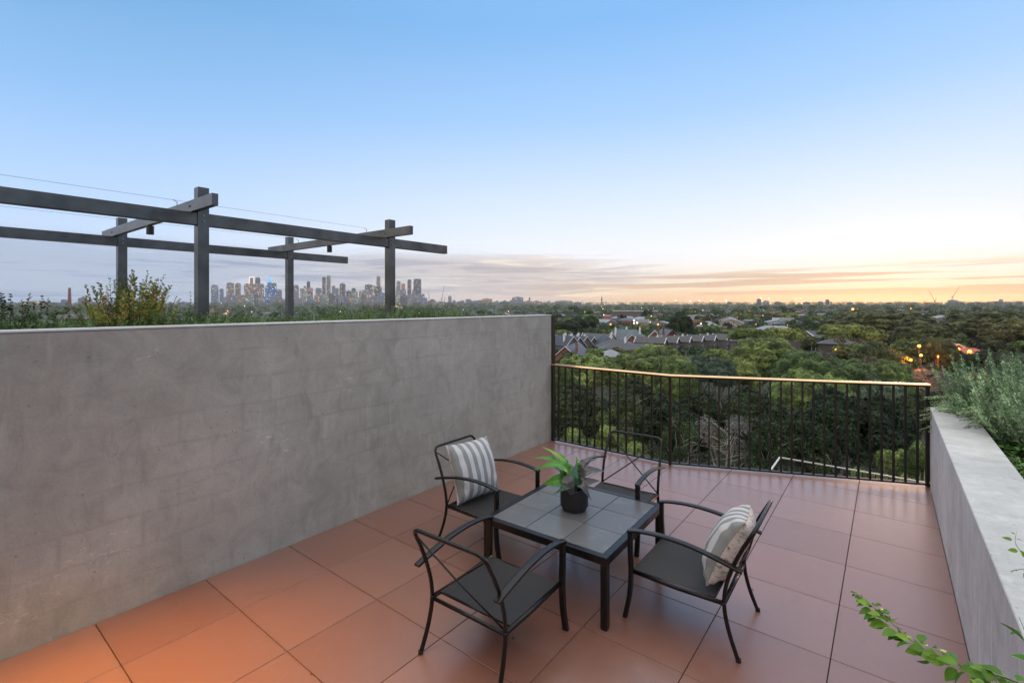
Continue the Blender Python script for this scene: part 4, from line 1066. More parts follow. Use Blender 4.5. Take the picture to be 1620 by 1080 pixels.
TM = {'b': tower_mat('tower_blue_glass', (.13, .17, .25, 1), (.22, .27, .36, 1), .07), 'g': tower_mat('tower_grey', (.17, .175, .20, 1), (.28, .28, .32, 1), .07),
      'd': tower_mat('tower_dark', (.075, .08, .10, 1), (.13, .13, .16, 1), .09), 'w': tower_mat('tower_warm', (.17, .13, .12, 1), (.32, .24, .20, 1), .2),
      'k': tower_mat('tower_bright_blue', (.05, .11, .30, 1), (.10, .19, .42, 1), .15, 1.2, (.5, .8, 1)), 't': tower_mat('tower_teal', (.15, .21, .21, 1), (.26, .33, .32, 1), .25)}
M['sunglow'] = simple('painted_sunset_edge', (.95, .62, .34), .25, .9, .1, .05)  # low sun glow on tower sides, painted as a bright metal strip
M['pinkc'] = simple('pink_crown', (.55, .28, .24), .4, .3, .2, .1)
M['bluecrown'] = simple('blue_lit_crown', (.1, .4, .7), .4, emis=(.2, .55, .9, 1), es=.6)
M['litframe'] = simple('lit_crown_frame', (.8, .7, .5), .4, emis=(1, .8, .55, 1), es=1.1)
CD = 3600
def tower(u0, u1, vt, mk, label, d=CD, edge=None, crown=None, mast=0, group=None, name='tower', cat='building', vb=487):
    um = (u0+u1)/2; k = d/F; p = polar(um, d); gz = min(ground_z(p.x, p.y), EYE-(vb-VH)*k)
    # width foreshortening at the picture edge
    W = (u1-u0)*k*math.cos(math.atan((um-CX)/F))*.98; D = W*.8; H = EYE-(vt-VH)*k-gz
    e = empty(name, (p.x, p.y, gz), facing(um), label, cat, group)
    m = MB(); m.box(-W/2, W/2, -D/2, D/2, -5, H*.93 if crown != 'none' else H)
    if crown != 'none': m.box(-W*.46, W*.46, -D*.46, D*.46, H*.93+.01, H)
    m.obj('tower_body', TM[mk], e)
    r_ = MB().box(-W*.2, W*.15, -D*.2, D*.2, H+.05, H+k*.7); r_.obj('plant_room', TM['g'], e)
    if edge == 'r': MB().box(W/2-.8*k, W/2+.3*k, -D/2-.5*k, D/2, 0, H*.99).obj('sunset_glow_edge', M['sunglow'], e)
    if edge == 'm': MB().box(-.4*k, .5*k, -D/2-.5*k, -D/2-.1, H*.3, H*.97).obj('sunset_glow_edge', M['sunglow'], e)
    if crown == 'frame':
        f_ = MB(); t = .9*k
        f_.box(-W/2-t, -W/2, -D/2-t, 0, H*.55, H+t).box(W/2, W/2+t, -D/2-t, 0, H*.55, H+t).box(-W/2, W/2, -D/2-t, 0, H+.1, H+t); f_.obj('crown', M['litframe'], e)
    if crown == 'pink': MB().box(-W*.52, W*.52, -D*.53, D*.5, H*.8, H*1.0).obj('crown', M['pinkc'], e)
    if crown == 'spire':
        MB().lathe([(W*.5, H), (W*.38, H+4*k), (W*.12, H+7*k), (.2*k, H+13*k)], 8).obj('crown', M['bluecrown'], e)
    if crown == 'dome': MB().lathe([(W*.5, H+.1), (W*.44, H+1.2*k), (W*.2, H+2.2*k), (.01, H+2.6*k)], 12).obj('crown', TM[mk], e)
    if mast: MB().tube([(0, 0, H), (0, 0, H+mast*k)], [.25*k, .1*k], 5).obj('mast', M['polem'], e)
    return e
tower(333.5, 346, 451, 'b', 'stepped blue glass tower at the left end of the skyline by the nearest pergola post')
tower(347, 354, 457, 'b', 'lower blue block attached to the stepped tower by the nearest pergola post', CD-60)
tower(358, 371, 447.5, 'w', 'brown tower with lit floors, left one of a matching pair')
tower(372, 381, 448, 'w', 'brown tower with lit floors, right one of a matching pair', CD+50)
tower(386, 398, 449, 'w', 'warm lit office block left of the white framed crown')
tower(395, 401, 439, 'g', 'tall tower with a bright white framed top', CD+120, crown='frame')
tower(403.5, 412, 440.5, 'd', 'tall dark round shouldered tower right of the white framed top', CD+110, crown='dome')
tower(398, 418, 449, 'w', 'broad office block full of lit windows below the dark round shouldered tower', CD+30)
tower(419.5, 437, 452.5, 'k', 'vivid blue tower lit in bands, in front of the spire', CD-50)
tower(422.5, 430.5, 447, 'b', 'tower with a glowing blue pyramid crown and spire', CD+40, crown='spire')
tower(430, 438, 448, 'w', 'pinkish tower peeping out right of the blue spire', CD+80)
tower(437, 446, 458.5, 'b', 'blue grey block left of the far right pergola post in the back row', CD)
tower(455, 461, 466, 'g', 'low grey block hugging the back row pergola post', CD)
tower(463, 473, 452, 'g', 'pale lilac tower with a small peaked top right of the back row pergola post', crown='dome')
tower(474.5, 487, 456, 't', 'teal office block with rows of lit floors')
tower(480.5, 484, 452.5, 'd', 'small dark tower behind the teal office block', CD+80)
tower(485, 491, 445.5, 'd', 'slim dark tower above the teal office block', CD+100, mast=3)
tower(487, 495, 455.5, 'd', 'dark block with a pink crown right of the teal office block', CD+20, crown='pink')
tower(499, 509, 456, 'g', 'grey tower left of the gold edged twins')
tower(509.5, 516, 438.5, 'd', 'left twin of the tall gold edged towers', edge='r')
tower(516.5, 523.5, 436.5, 'b', 'right twin of the tall gold edged towers, slightly taller', CD+30, edge='r')
tower(525, 531, 452, 'b', 'blue grey tower with a blue light on top right of the gold edged twins')
tower(531, 536.5, 456, 'b', 'pale blue block with a bright sunset glow strip', CD-40, edge='r')
tower(537, 547, 450, 'd', 'dark tower with a rounded octagonal crown', crown='dome')
tower(547.5, 556, 460, 'd', 'squat dark block right of the octagonal crown')
tower(556, 563, 456, 'd', 'dark tower rising behind a lit teal block', CD+60)
tower(555.5, 566, 461, 't', 'lit teal block with glowing outlines', CD-20)
tower(568, 571.5, 460, 'w', 'thin golden block between the teal block and the twin masted tower', edge='r')
tower(571.5, 590, 459, 'g', 'wide grey base of the twin masted tower', CD-30)
tower(577, 590, 450.5, 'd', 'blocky tower with two bright signs and a mast', CD+20, mast=4)
tower(590.5, 594, 452, 'w', 'narrow golden slab right of the masted tower', edge='r')
tower(595.5, 602, 437.5, 'g', 'very tall slim tower with an orange sunset glow on its right side, left of the front pergola post', CD+60, edge='r')
tower(593, 604, 453, 'd', 'dark shoulder tower around the foot of the very tall slim tower')
tower(604.5, 611, 465, 'g', 'low grey block touching the front pergola post')
tower(627, 634, 445, 'g', 'tall tower with a sunset glow edge just right of the front pergola post', CD+60, edge='r')
tower(635, 641, 449, 'g', 'tower with a pink top, second right of the front pergola post', CD+80, crown='pink')
tower(626, 642.5, 458, 'g', 'grey pair of blocks below the pink topped tower')
tower(644.5, 651, 442.5, 'd', 'slim dark tower with a sunset glow right edge', edge='r')
tower(654, 666.5, 441.5, 'd', 'broad dark slab tower, the last tall one of the skyline', CD+20)
tower(652, 658, 459, 'g', 'grey shoulder at the left foot of the broad dark slab')
tower(658, 672, 465, 'g', 'grey stepped base in front of the broad dark slab', CD-60)
lows = [(352, 363, 470), (364, 378, 467), (373, 388, 466), (388, 402, 468), (402, 412, 465), (408, 420, 469), (425, 437, 468), (436, 447, 470), (446, 454, 473), (459, 466, 469), (466, 478, 472), (487, 497, 470), (497, 506, 467), (508, 520, 466), (520, 531, 464), (531, 545, 468), (543, 553, 470), (551, 561, 466), (560, 572, 471), (571, 580, 466), (585, 597, 469), (597, 609, 463), (606, 615, 472), (624, 632, 468), (633, 646, 467), (644, 655, 465), (664, 676, 471), (676, 690, 476), (690, 704, 477), (704, 722, 478), (722, 734, 477), (745, 760, 476), (752, 764, 475), (778, 790, 477.5), (790, 806, 477), (806, 812, 475), (828, 842, 476.5), (842, 858, 477), (858, 876, 478), (680, 688, 474), (716, 721, 475), (728, 735, 475.5), (766, 772, 475), (784, 789, 476), (796, 801, 475.5), (800, 811, 477.5), (820, 826, 475), (832, 838, 476), (846, 851, 475.5), (866, 871, 476.5), (884, 892, 477.5), (908, 920, 478), (926, 934, 479), (1150, 1158, 477.5), (1225, 1236, 477.5), (1270, 1282, 478), (1340, 1350, 478), (1400, 1412, 478.5), (1440, 1452, 478), (1540, 1550, 477.5), (1604, 1618, 477)]
for i, (a, b, v) in enumerate(lows):
    tower(a, b, v, 'gbwtd'[i % 5], 'low city block at the foot of the distant skyline' if i < 39 else 'small hazy block breaking the horizon away from the skyline', CD-150-20*(i % 4), group='low blocks at the foot of the skyline' if i < 39 else 'small blocks along the horizon', name='city_block')
tower(709, 714.5, 468.5, 'g', 'lone narrow tower right of the skyline with a stepped top', CD)
tower(736, 746, 473.5, 'g', 'grey apartment slab right of the lone narrow tower')
tower(763, 778.5, 472.5, 'w', 'apartment block with a reddish roof frame left of the wall end', crown='pink')
tower(810, 828, 470, 'g', 'wide stepped hospital like block near the end of the tall wall')
tower(836.5, 839, 470.5, 'd', 'thin dark tower just right of the wide stepped block')
tower(877, 888, 477, 'g', 'hazy block over the trees at the end of the tall wall', CD)
tower(878, 906, 476, 'g', 'long low hazy block right of the tall wall end', CD+60)
tower(951, 953, 470, 'd', 'thin church spire far on the horizon left of the school', CD, mast=3)
tower(1197, 1204, 473, 'd', 'dark office block on the horizon beside the white floodlights', 2700)
tower(1207, 1217, 476, 'g', 'pale low block on the horizon right of the dark office block', 2700)
tower(1294, 1302, 477, 'd', 'low wide block on the horizon left of the twin dark block', 2700)
tower(1305.5, 1312, 474, 'd', 'dark narrow block on the horizon over the flat crowned gum', 2700)
tower(1499, 1516, 474.5, 'g', 'grey building under the right hand crane', 2700)
tower(1511, 1524, 477, 'g', 'stepped wing right of the grey building under the crane', 2650)
tower(1560, 1600, 477, 'w', 'long pale hospital building on the right horizon', 2700)
tower(1580, 1587, 473.5, 'g', 'small plant tower on the long pale hospital building', 2720)
tower(1528, 1558, 479.5, 'w', 'low lit building on the horizon left of the hospital', 2700)
tower(123, 139, 471, 'g', 'concrete apartment slab right of the brick chimney', 2400, vb=492)
tower(96, 107, 474, 'b', 'blue grey block left of the brick chimney', 2500, vb=492)
tower(141, 153, 477.5, 'b', 'pale block right of the concrete apartment slab', 2600, vb=492)
tower(36, 82, 476.5, 'w', 'long lit building behind the leftmost twigs', 2300, vb=492)
tower(6, 36, 479, 'b', 'low blue grey building at the left edge', 2400, vb=492)
tower(84, 96, 480, 'd', 'low dark building left of the blue grey block', 2400, vb=492)
tower(264, 276, 478, 'g', 'low block right of the reddish bush', 2600, vb=492)
tower(280, 300, 478, 'b', 'flat lit block left of the nearest pergola post', 2600, vb=492)
tower(582, 640, 483, 'w', 'long low station hall with a bright wall under the skyline', 1500, vb=492)
tower(333, 366, 486, 'w', 'brick warehouse at the foot of the nearest pergola post', 900, vb=505)
# brick chimney
q = polar(110, 1500); gz = -16
e = empty('brick_chimney', (q.x, q.y, gz), 0, 'tall slender red brick factory chimney left of the concrete apartment slab', 'chimney')
ht = EYE-(457-VH)/F*1500-gz
MB().lathe([(5.6, -2), (4.4, ht*.55), (3.3, ht-4), (3.9, ht-3.5), (3.9, ht-1.5), (3.2, ht-1.4), (3.2, ht)], 16).obj('shaft', simple('chimney_brick', (.20, .075, .055), .85, 0, .2, .3), e, auto=30)
MB().lathe([(2.6, ht+.05), (2.6, ht+4)], 10).obj('flue', M['polem'], e)
# cranes
M['crane'] = simple('crane_steel', (.16, .13, .11), .6)
def crane(u, vbase, d, tips, label):
    p = at(u, vbase, d); k = d/F; gz = ground_z(p.x, p.y); e = empty('tower_crane', (p.x, p.y, gz), facing(u), label, 'crane'); h = p.z-gz
    MB().tube([(0, 0, 0), (0, 0, h)], .35*k, 4).obj('mast', M['crane'], e)
    for (du, dv) in tips[:1]: MB().tube([(0, 0, h), (du*k, 0, h+dv*k)], [.5*k, .28*k], 4).obj('jib', M['crane'], e)
    for (du, dv) in tips[1:]: MB().tube([(0, 0, h), (du*k, 0, h+dv*k)], [.4*k, .35*k], 4).obj('counter_jib', M['crane'], e)
    MB().box(-.9*k, .9*k, -.6*k, .6*k, h-.5*k, h+1.1*k).obj('cab', M['crane'], e)
crane(1479, 477, 2500, [(-7.5, 19), (2, 7)], 'left crane of the two on the right horizon, its jib leaning left')
crane(1506.5, 471, 2500, [(8, 17), (-1, 3)], 'right crane of the two on the right horizon, its jib leaning right')
crane(699, 473, 3300, [(4, 21), (-1.5, 1)], 'thin pale crane beside the lone narrow tower')
# ---------------------------------------------------------------- planting on the terrace
M['rosemary'] = leaf_mat('rosemary_needles', G(.15, .27, .14), G(.27, .41, .22), G(.46, .60, .38), nscale=4, trans=.1)
M['vine'] = leaf_mat('vine_leaf', G(.06, .16, .012), G(.10, .26, .02), G(.24, .44, .05), nscale=6, trans=.3, rough=.3, blotch=.3)
M['grassy'] = leaf_mat('planter_foliage', G(.07, .13, .04), G(.12, .21, .07), G(.20, .28, .12), nscale=3, trans=.2)
M['nandina'] = leaf_mat('bush_green_red', G(.08, .17, .02), G(.18, .27, .04), G(.38, .20, .08), nscale=3, trans=.2)
M['cover'] = leaf_mat('ground_cover', G(.04, .10, .025), G(.07, .17, .04), G(.13, .26, .07), nscale=4, trans=.15)
M['twigl'] = leaf_mat('twig_leaf', G(.03, .05, .02), G(.05, .08, .03), G(.08, .13, .05), nscale=5)
def needle_plant(name, loc, label, cat, stems, leafmat, stemmat, rng, lw, ll, step, out=.9, sr=.002, group=None):
    """stems: list of point lists (local)"""
    e = empty(name, loc, 0, label, cat, group); sm = MB(); V = []
    for pts in stems:
        q = spline(pts, 4); sm.tube(q, [sr*(1-.6*i/(len(q)-1)) for i in range(len(q))], 5, cap=False)
        L = [0]
        for i in range(1, len(q)): L.append(L[-1]+(q[i]-q[i-1]).length)
        s = L[-1]*.12
        while s < L[-1]:
            i = next(k for k in range(1, len(L)) if L[k] >= s); f = (s-L[i-1])/max(1e-6, L[i]-L[i-1]); p = q[i-1].lerp(q[i], f); t = (q[i]-q[i-1]).normalized()
            for _ in range(2):
                r_ = Vector(tuple(rng.normal(size=3))); r_ = (r_-t*r_.dot(t)).normalized()
                dr = (r_*out+t*.75).normalized(); l = ll*rng.uniform(.6, 1.25)*(1 if s < L[-1]*.9 else .6); sd = dr.cross(Vector(tuple(rng.normal(size=3)))).normalized()*lw*.5*rng.uniform(.8, 1.2)
                V.append((p, p+dr*l*.5+sd, p+dr*l, p+dr*l*.5-sd))
            s += step*rng.uniform(.7, 1.3)
    m = MB()
    k = len(V); m.v = [tuple(x) for qd in V for x in qd]; m.f = [(4*i, 4*i+1, 4*i+2, 4*i+3) for i in range(k)]; m.m = [0]*k
    sm.obj('stems', stemmat, e, smooth_=True); m.obj('leaves', leafmat, e); return e
rng = np.random.default_rng(50)
def burst(n, spread, hmin, hmax, rng, base=.06, lean=(0, 0), curve=.3):
    S = []
    for _ in range(n):
        az = rng.random()*6.283; rad = rng.random()**.6; h = rng.uniform(hmin, hmax)*(1-.25*rad); b = Vector((math.cos(az)*base*rad*3, math.sin(az)*base*rad*3, 0))
        d = Vector((math.cos(az)*spread*rad+lean[0], math.sin(az)*spread*rad+lean[1], h)); mid = d*.5+Vector((math.cos(az), math.sin(az), 0))*curve*.1*rad+Vector(tuple(rng.normal(size=3)*.015))
        S.append([b, b+mid, b+d+Vector((0, 0, .03))])
    return S
# rosemary along the far half of the parapet bed
RX = [((.92, 6.62, .74), 110, .36, .46, .88, (-.04, 0), 'silvery rosemary at the far corner of the bed, spilling over the parapet end'),
      ((1.02, 6.05, .74), 105, .34, .44, .84, (-.02, 0), 'upright rosemary bush in the middle of the bed'),
      ((1.18, 5.55, .74), 110, .36, .42, .76, (-.03, -.05), 'rosemary bush nearest the right edge of the view'),
      ((1.30, 6.45, .74), 80, .36, .42, .76, (0, 0), 'rosemary bush at the back of the bed')]
for i, (loc, n, sp, h0, h1, ln, lab) in enumerate(RX):
    needle_plant('rosemary', loc, lab, 'shrub', burst(n, sp, h0, h1, rng, .07, ln), M['rosemary'], M['stemr'], rng, .0105, .034, .0075, .8, group='rosemary bushes behind the parapet')
S = []
for _ in range(90):   # sprawling over the coping
    b = Vector((rng.uniform(.1, .45), rng.uniform(-.45, .45), .05)); e_ = Vector((rng.uniform(-.22, .02), b.y+rng.uniform(-.25, .3), rng.uniform(.04, .22)))
    if _ < 34: e_ = Vector((rng.uniform(-.46, -.30), rng.uniform(.30, .62), rng.uniform(-.16, .22))); b.y = rng.uniform(.15, .5)
    S.append([b, (b+e_)*.5+Vector((0, 0, .12)), e_])
needle_plant('rosemary', (.72, 6.4, .80), 'trailing rosemary sprigs lying over the coping at the railing corner', 'shrub', S, M['rosemary'], M['stemr'], rng, .0062, .026, .0062, .8, group='rosemary bushes behind the parapet')
# taller pale twigs
S = [[(0, 0, 0), (-.02, .01, .2), (-.05, .0, .40)], [(.22, .0, 0), (.26, .0, .25), (.22, 0, .50), (.26, 0, .60)], [(.36, 0, 0), (.36, 0, .25), (.40, .0, .46)]]
needle_plant('leafy_sprig', (.66, 6.3, .86), 'slim pale green sprigs rising above the rosemary', 'plant', S, M['cover'], M['stem'], rng, .018, .032, .022, .9)
S = burst(26, .16, .25, .42, rng, .05)
needle_plant('leafy_shrub', (1.18, 6.75, .74), 'bright green leafy shrub behind the far rosemary', 'shrub', S, M['vine'], M['stem'], rng, .022, .036, .014, .9)
# ground cover beds
def cover_mesh(name, x0, x1, y0, y1, z, n, size, mat, hh, label, rng):
    P = np.stack([rng.uniform(x0, x1, n), rng.uniform(y0, y1, n), z+hh*rng.random(n)**1.5], 1); P[:, 2] += .03*np.sin(P[:, 0]*9)*np.sin(P[:, 1]*7)
    return tag(link_mesh(name, leaf_mesh(name, P, np.tile([0, 0, 1.], (n, 1)), size*rng.uniform(.6, 1.4, n), mat, rng, 1.5, .6)), label, 'ground cover', kind='stuff')
cover_mesh('ground_cover', .71, 2.5, 2.6, 6.9, .75, 14000, .030, M['cover'], .09, 'low green ground cover filling the bed behind the parapet', rng)
cover_mesh('planter_ground_cover', -5.7, -4.16, -.4, 5.85, 1.74, 26000, .022, M['grassy'], .10, 'low ground cover filling the planter behind the tall wall', rng)
def strap(loc_pts, w_, parent, mat, name='leaf'):
    q = spline(loc_pts, 6); n = len(q); vs = []; fs = []
    for i, p in enumerate(q):
        t = (q[min(i+1, n-1)]-q[max(i-1, 0)]).normalized(); s = t.cross(Vector((0, 0, 1))).normalized(); ww = w_*.5*math.sin(math.pi*min(1, (i+1.2)/(n+.8)))**.6
        vs += [p-s*ww+Vector((0, 0, ww*.35)), p, p+s*ww+Vector((0, 0, ww*.35))]
    for i in range(n-1):
        for k in (0, 1): a = 3*i+k; fs.append((a, a+1, a+4, a+3))
    m = MB(); m.add(vs, fs); return m.obj(name, mat, parent, smooth_=True)
e = empty('strappy_plant', (1.45, 4.9, .74), 0, 'strappy green plant with one blade lying across the parapet top', 'plant')
M['strapm'] = simple('strap_leaf', (.13, .24, .02), .4, 0, .3, 10); M['strapd'] = simple('strap_leaf_dark', (.04, .14, .02), .35, 0, .3, 10)
o_ = Vector((1.45, 4.9, .74))
strap([at(1650, 745, 4.35)-o_, at(1612, 716, 4.5)-o_, at(1575, 700, 4.72)-o_, at(1548, 690, 4.85)-o_, at(1531, 686, 4.95)-o_], .045, e, M['strapm'])
strap([at(1660, 700, 4.3)-o_, at(1630, 665, 4.4)-o_, at(1600, 640, 4.5)-o_], .07, e, M['strapm'])
strap([at(1665, 720, 4.2)-o_, at(1635, 675, 4.3)-o_, at(1608, 664, 4.3)-o_], .10, e, M['strapd'])
strap([at(1665, 710, 4.3)-o_, at(1640, 640, 4.4)-o_, at(1618, 620, 4.5)-o_], .08, e, M['strapd'])
# vine reaching in at the lower right
vine = empty('climbing_vine', (.60, 1.1, .80), 0, 'arching vine with small bright leaves reaching in over the parapet in the foreground', 'vine')
vo = Vector((.60, 1.1, .80))
def vine_stem(pix, leaves, size, seed, r_=.0028):
    rg = np.random.default_rng(seed); q = spline([at(*p)-vo for p in pix], 10); MB().tube(q, [r_*(1.1-.8*i/(len(q)-1)) for i in range(len(q))], 6).obj('stem', M['stem'], vine, smooth_=True)
    vs = []; fs = []
    for k in range(leaves):
        f = (k+.3)/leaves; i = int(f*(len(q)-1)); p = q[i]; t = (q[min(i+1, len(q)-1)]-q[max(i-1, 0)]).normalized()
        sd = t.cross(Vector((0, 0, 1))).normalized()*(1 if k % 2 else -1)
        dr = (sd*rg.uniform(.4, 1)+t*rg.uniform(.1, .6)+Vector((0, 0, rg.uniform(-.7, .35)))).normalized()
        sz = size*rg.uniform(.75, 1.25)*(1-.72*smooth(.62, 1, f)); pet = p+dr*sz*.35
        n = Vector(tuple(rg.normal(size=3)*.45))+Vector((0, -.25, .9)); n = (n-dr*n.dot(dr)).normalized(); s = dr.cross(n)
        b = len(vs); N = 8
        for a in range(N+1):
            x = a/N; w_ = sz*.31*math.sin(math.pi*x**.75)**.8 if 0 < a < N else .0005
            c = pet+dr*sz*x-n*sz*.22*x*x
            vs += [c+s*w_+n*w_*.35, c, c-s*w_+n*w_*.35]
        for a in range(N):
            for kk in (0, 1): z_ = b+3*a+kk; fs.append((z_, z_+1, z_+4, z_+3))
    m = MB(); m.add(vs, fs); lo_ = m.obj('leaves', M['vine'], vine, smooth_=True)
vine_stem([(1700, 1120, 1.15), (1600, 1075, 1.35), (1520, 1052, 1.5), (1450, 1018, 1.62), (1400, 975, 1.72), (1370, 950, 1.8), (1349, 934, 1.86)], 100, .043, 4)
vine_stem([(1720, 1180, 1.15), (1640, 1110, 1.25), (1560, 1085, 1.35), (1480, 1085, 1.45)], 52, .048, 5)
vine_stem([(1680, 1110, 1.3), (1640, 1040, 1.4), (1612, 975, 1.5)], 10, .050, 6)
vine_stem([(1660, 900, 1.7), (1625, 880, 1.75), (1607, 860, 1.8), (1608, 840, 1.85)], 9, .030, 7, .0018)
vine_stem([(1660, 915, 1.7), (1625, 900, 1.75), (1598, 903, 1.8)], 6, .032, 8, .0018)
# left planter
def pl_px(u, v, x):   # point on plane x= const seen at u,v
    r0 = at(u, v, 1.0); t = x/r0.x; return Vector((x, r0.y*t, EYE+(r0.z-EYE)*t))
rng = np.random.default_rng(61)
b0_ = pl_px(207, 512, -4.75); b0_.z = 1.74
S = burst(78, .20, .18, .54, rng, .05, (0, 0))
needle_plant('berry_bush', b0_, 'bushy green and rust red shrub rising behind the tall wall by the second pergola post', 'shrub', S, M['nandina'], M['stemr'], rng, .014, .034, .012, .9)
S = burst(16, .22, .30, .60, rng, .05)
needle_plant('berry_bush', b0_+Vector((.05, -.05, 0)), 'dark twiggy shoots standing out of the rust red shrub', 'shrub', S, M['twigl'], M['stemr'], rng, .010, .026, .018, .9)
for (u, h, n, lab) in ((8, .34, 12, 'dark leafy twigs at the left edge above the tall wall'), (72, .27, 9, 'dark arching twigs left of the brick chimney'), (-30, .36, 10, 'tall dark twigs just outside the left edge')):
    q = pl_px(u, 512, -4.5); q.z = 1.74
    needle_plant('twiggy_shrub', q, lab, 'shrub', burst(n, .16, h*.6, h*1.15, rng, .04), M['twigl'], M['stemr'], rng, .014, .024, .017, .9)
k = 0
names = ['left of the brick chimney', 'under the brick chimney', 'left of the rust red shrub', 'right of the rust red shrub', 'at the nearest front pergola post', 'below the brown tower pair', 'below the blue spire', 'at the back row pergola post', 'below the gold edged twin towers', 'below the masted tower', 'at the foot of the second front pergola post', 'below the broad dark slab', 'below the thin pale crane']
for u, h in ((25, .17), (100, .15), (140, .16), (285, .19), (335, .19), (380, .14), (425, .12), (470, .13), (520, .22), (560, .17), (615, .25), (650, .24), (690, .22)):
    for j in range(2):
        x = -4.35-.5*j-.2*rng.random(); q = pl_px(u+rng.uniform(-8, 8), 505, x); q.z = 1.74
        if q.y > 5.7: q.y = 5.7
        needle_plant('feathery_shrub', q, ('front' if j == 0 else 'rear')+' clump of feathery green shrub '+names[k], 'shrub', burst(44, .24, h*.45, h*1.15, rng, .07), M['grassy'], M['stem'], rng, .006, .022, .008, .9, group='feathery shrubs in the planter')
    k += 1
for (u, x, h, lab) in ((678, -4.5, .42, 'tall thin seed stalk left of the lone narrow tower'), (655, -4.5, .30, 'short seed stalk in front of the broad dark slab'), (703, -4.6, .36, 'thin pale grass stalk near the crane'), (532, -4.6, .36, 'thin wispy stalk under the dark octagonal tower'), (300, -4.6, .38, 'thin dark stalk left of the nearest pergola post')):
    q = pl_px(u, 505, x); q.z = 1.74
    needle_plant('seed_stalk', q, lab, 'plant', [[(0, 0, 0), (.01, .0, h*.6), (-.01, .01, h)], [(0, 0, .05), (.02, .02, h*.5), (.05, .03, h*.8)]], M['twigl'], M['stem'], rng, .012, .018, .03, .8)
# leaf litter on the floor
M['litter'] = simple('dry_leaf', (.10, .06, .035), .8)
for i, (u, v) in enumerate(((1233, 757), (968, 716), (1190, 932), (1520, 800), (812, 1010), (492, 1067))):
    d = F*EYE/(v-VH); q = at(u, v, d); m = MB(); a = rng.random()*6; s = .012
    m.add([(math.cos(a)*s, math.sin(a)*s, .003), (math.cos(a+1.8)*s*.5, math.sin(a+1.8)*s*.5, .009), (-math.cos(a)*s, -math.sin(a)*s, .002), (math.cos(a-1.8)*s*.5, math.sin(a-1.8)*s*.5, .004)], [(0, 1, 2, 3)])
    m.obj('fallen_leaf', M['litter'], loc=(q.x, q.y, .001))
    tag(bpy.data.objects[-1] if False else COL.objects[-1], 'tiny dry leaf lying on the terracotta paving', 'leaf', 'dry leaves on the paving')

# ---------------------------------------------------------------- sky, sun, haze, camera
SAZ = TH-math.atan((1420-CX)/F)        # bearing of the afterglow, from +Y counter-clockwise
SD = Vector((-math.sin(SAZ), math.cos(SAZ), 0))
SEL = R(1.2)
wd = bpy.data.worlds.new('World'); sc.world = wd; wd.use_nodes = True; wd.node_tree.nodes.clear(); nt = NT(wd.node_tree)
out = nt.node('ShaderNodeOutputWorld'); tc = nt.node('ShaderNodeTexCoord'); dirv = tc.outputs['Generated']
sx = nt.node('ShaderNodeSeparateXYZ'); nt.link(dirv, sx.inputs[0]); z = nt.math('MAXIMUM', sx.outputs[2], 0)
hl = nt.math('SQRT', nt.math('ADD', nt.math('MULTIPLY', sx.outputs[0], sx.outputs[0]), nt.math('MULTIPLY', sx.outputs[1], sx.outputs[1])))
dt = nt.math('DIVIDE', nt.math('ADD', nt.math('MULTIPLY', sx.outputs[0], SD.x), nt.math('MULTIPLY', sx.outputs[1], SD.y)), nt.math('MAXIMUM', hl, .001))
warm = nt.ramp(z, [(0, lin('E2BFA4')), (.025, lin('F6DAB8')), (.055, lin('FCF0E2')), (.10, lin('F6F8FF')), (.20, lin('DCEAFF')), (.35, lin('A8CFFB')), (.50, lin('84BAF2')), (.56, lin('84BAF2')), (.78, (1.58, 1.50, 1.43, 1))])
cool = nt.ramp(z, [(0, lin('A6B7D0')), (.06, lin('B5C8E4')), (.12, lin('C4DCFC')), (.20, lin('B2D4FF')), (.32, lin('90C0F2')), (.48, lin('70A9DC')), (.56, lin('70A9DC')), (.78, (1.58, 1.50, 1.43, 1))])
base = nt.mix(nt.ss(dt, .05, .95), cool, warm)
base = nt.mix(nt.ss(nt.math('MULTIPLY', dt, -1), .15, .7), base, (1.3, 1.22, 1.16, 1))  # unseen rear sky brightened as added fill, like the overhead stops above
# cloud bank low on the left, streaks above the horizon
cv = nt.mapping(dirv, (2.0, 2.0, 26.0)); c1 = nt.noise(cv, 1.7, 9, .68, .5); c2 = nt.noise(nt.mapping(dirv, (3.2, 3.2, 60), (3, 1, 2)), 1.4, 6, .6, .3)
lowl = nt.math('SUBTRACT', 1, nt.ss(z, .075, .135)); left = nt.math('SUBTRACT', 1, nt.ss(dt, .80, .97))
cov = nt.math('MULTIPLY', lowl, nt.math('MULTIPLY_ADD', left, .75, .05))
m1 = nt.ss(nt.math('ADD', c1, nt.math('MULTIPLY', cov, .42)), .56, .74)
m1 = nt.math('MULTIPLY', m1, nt.math('MULTIPLY', lowl, left))
ccol = nt.mix(nt.ss(dt, .2, .92), lin('A9B9D3'), lin('D5C5BE'))
base2 = nt.mix(nt.math('MULTIPLY', m1, .9), base, ccol)
edge = nt.math('MULTIPLY', nt.math('MULTIPLY', nt.ss(c2, .56, .66), nt.math('SUBTRACT', 1, nt.ss(z, .08, .125))), nt.math('MULTIPLY_ADD', nt.ss(dt, .1, .8), .5, .42))
base2 = nt.mix(edge, base2, nt.mix(nt.ss(dt, .4, .9), lin('D8E0EE'), lin('FFEBD3')))
c4 = nt.noise(nt.mapping(dirv, (2.4, 2.4, 42), (9, 4, 6)), 1.5, 8, .65, .6)
dk_ = nt.math('MULTIPLY', nt.math('MULTIPLY', nt.ss(c4, .50, .64), nt.math('SUBTRACT', 1, nt.ss(z, .07, .12))), nt.math('SUBTRACT', 1, nt.ss(dt, .85, .98)))
base2 = nt.mix(nt.math('MULTIPLY', dk_, .85), base2, nt.mix(nt.ss(dt, .3, .9), lin('8497BA'), lin('B5A8AC')))
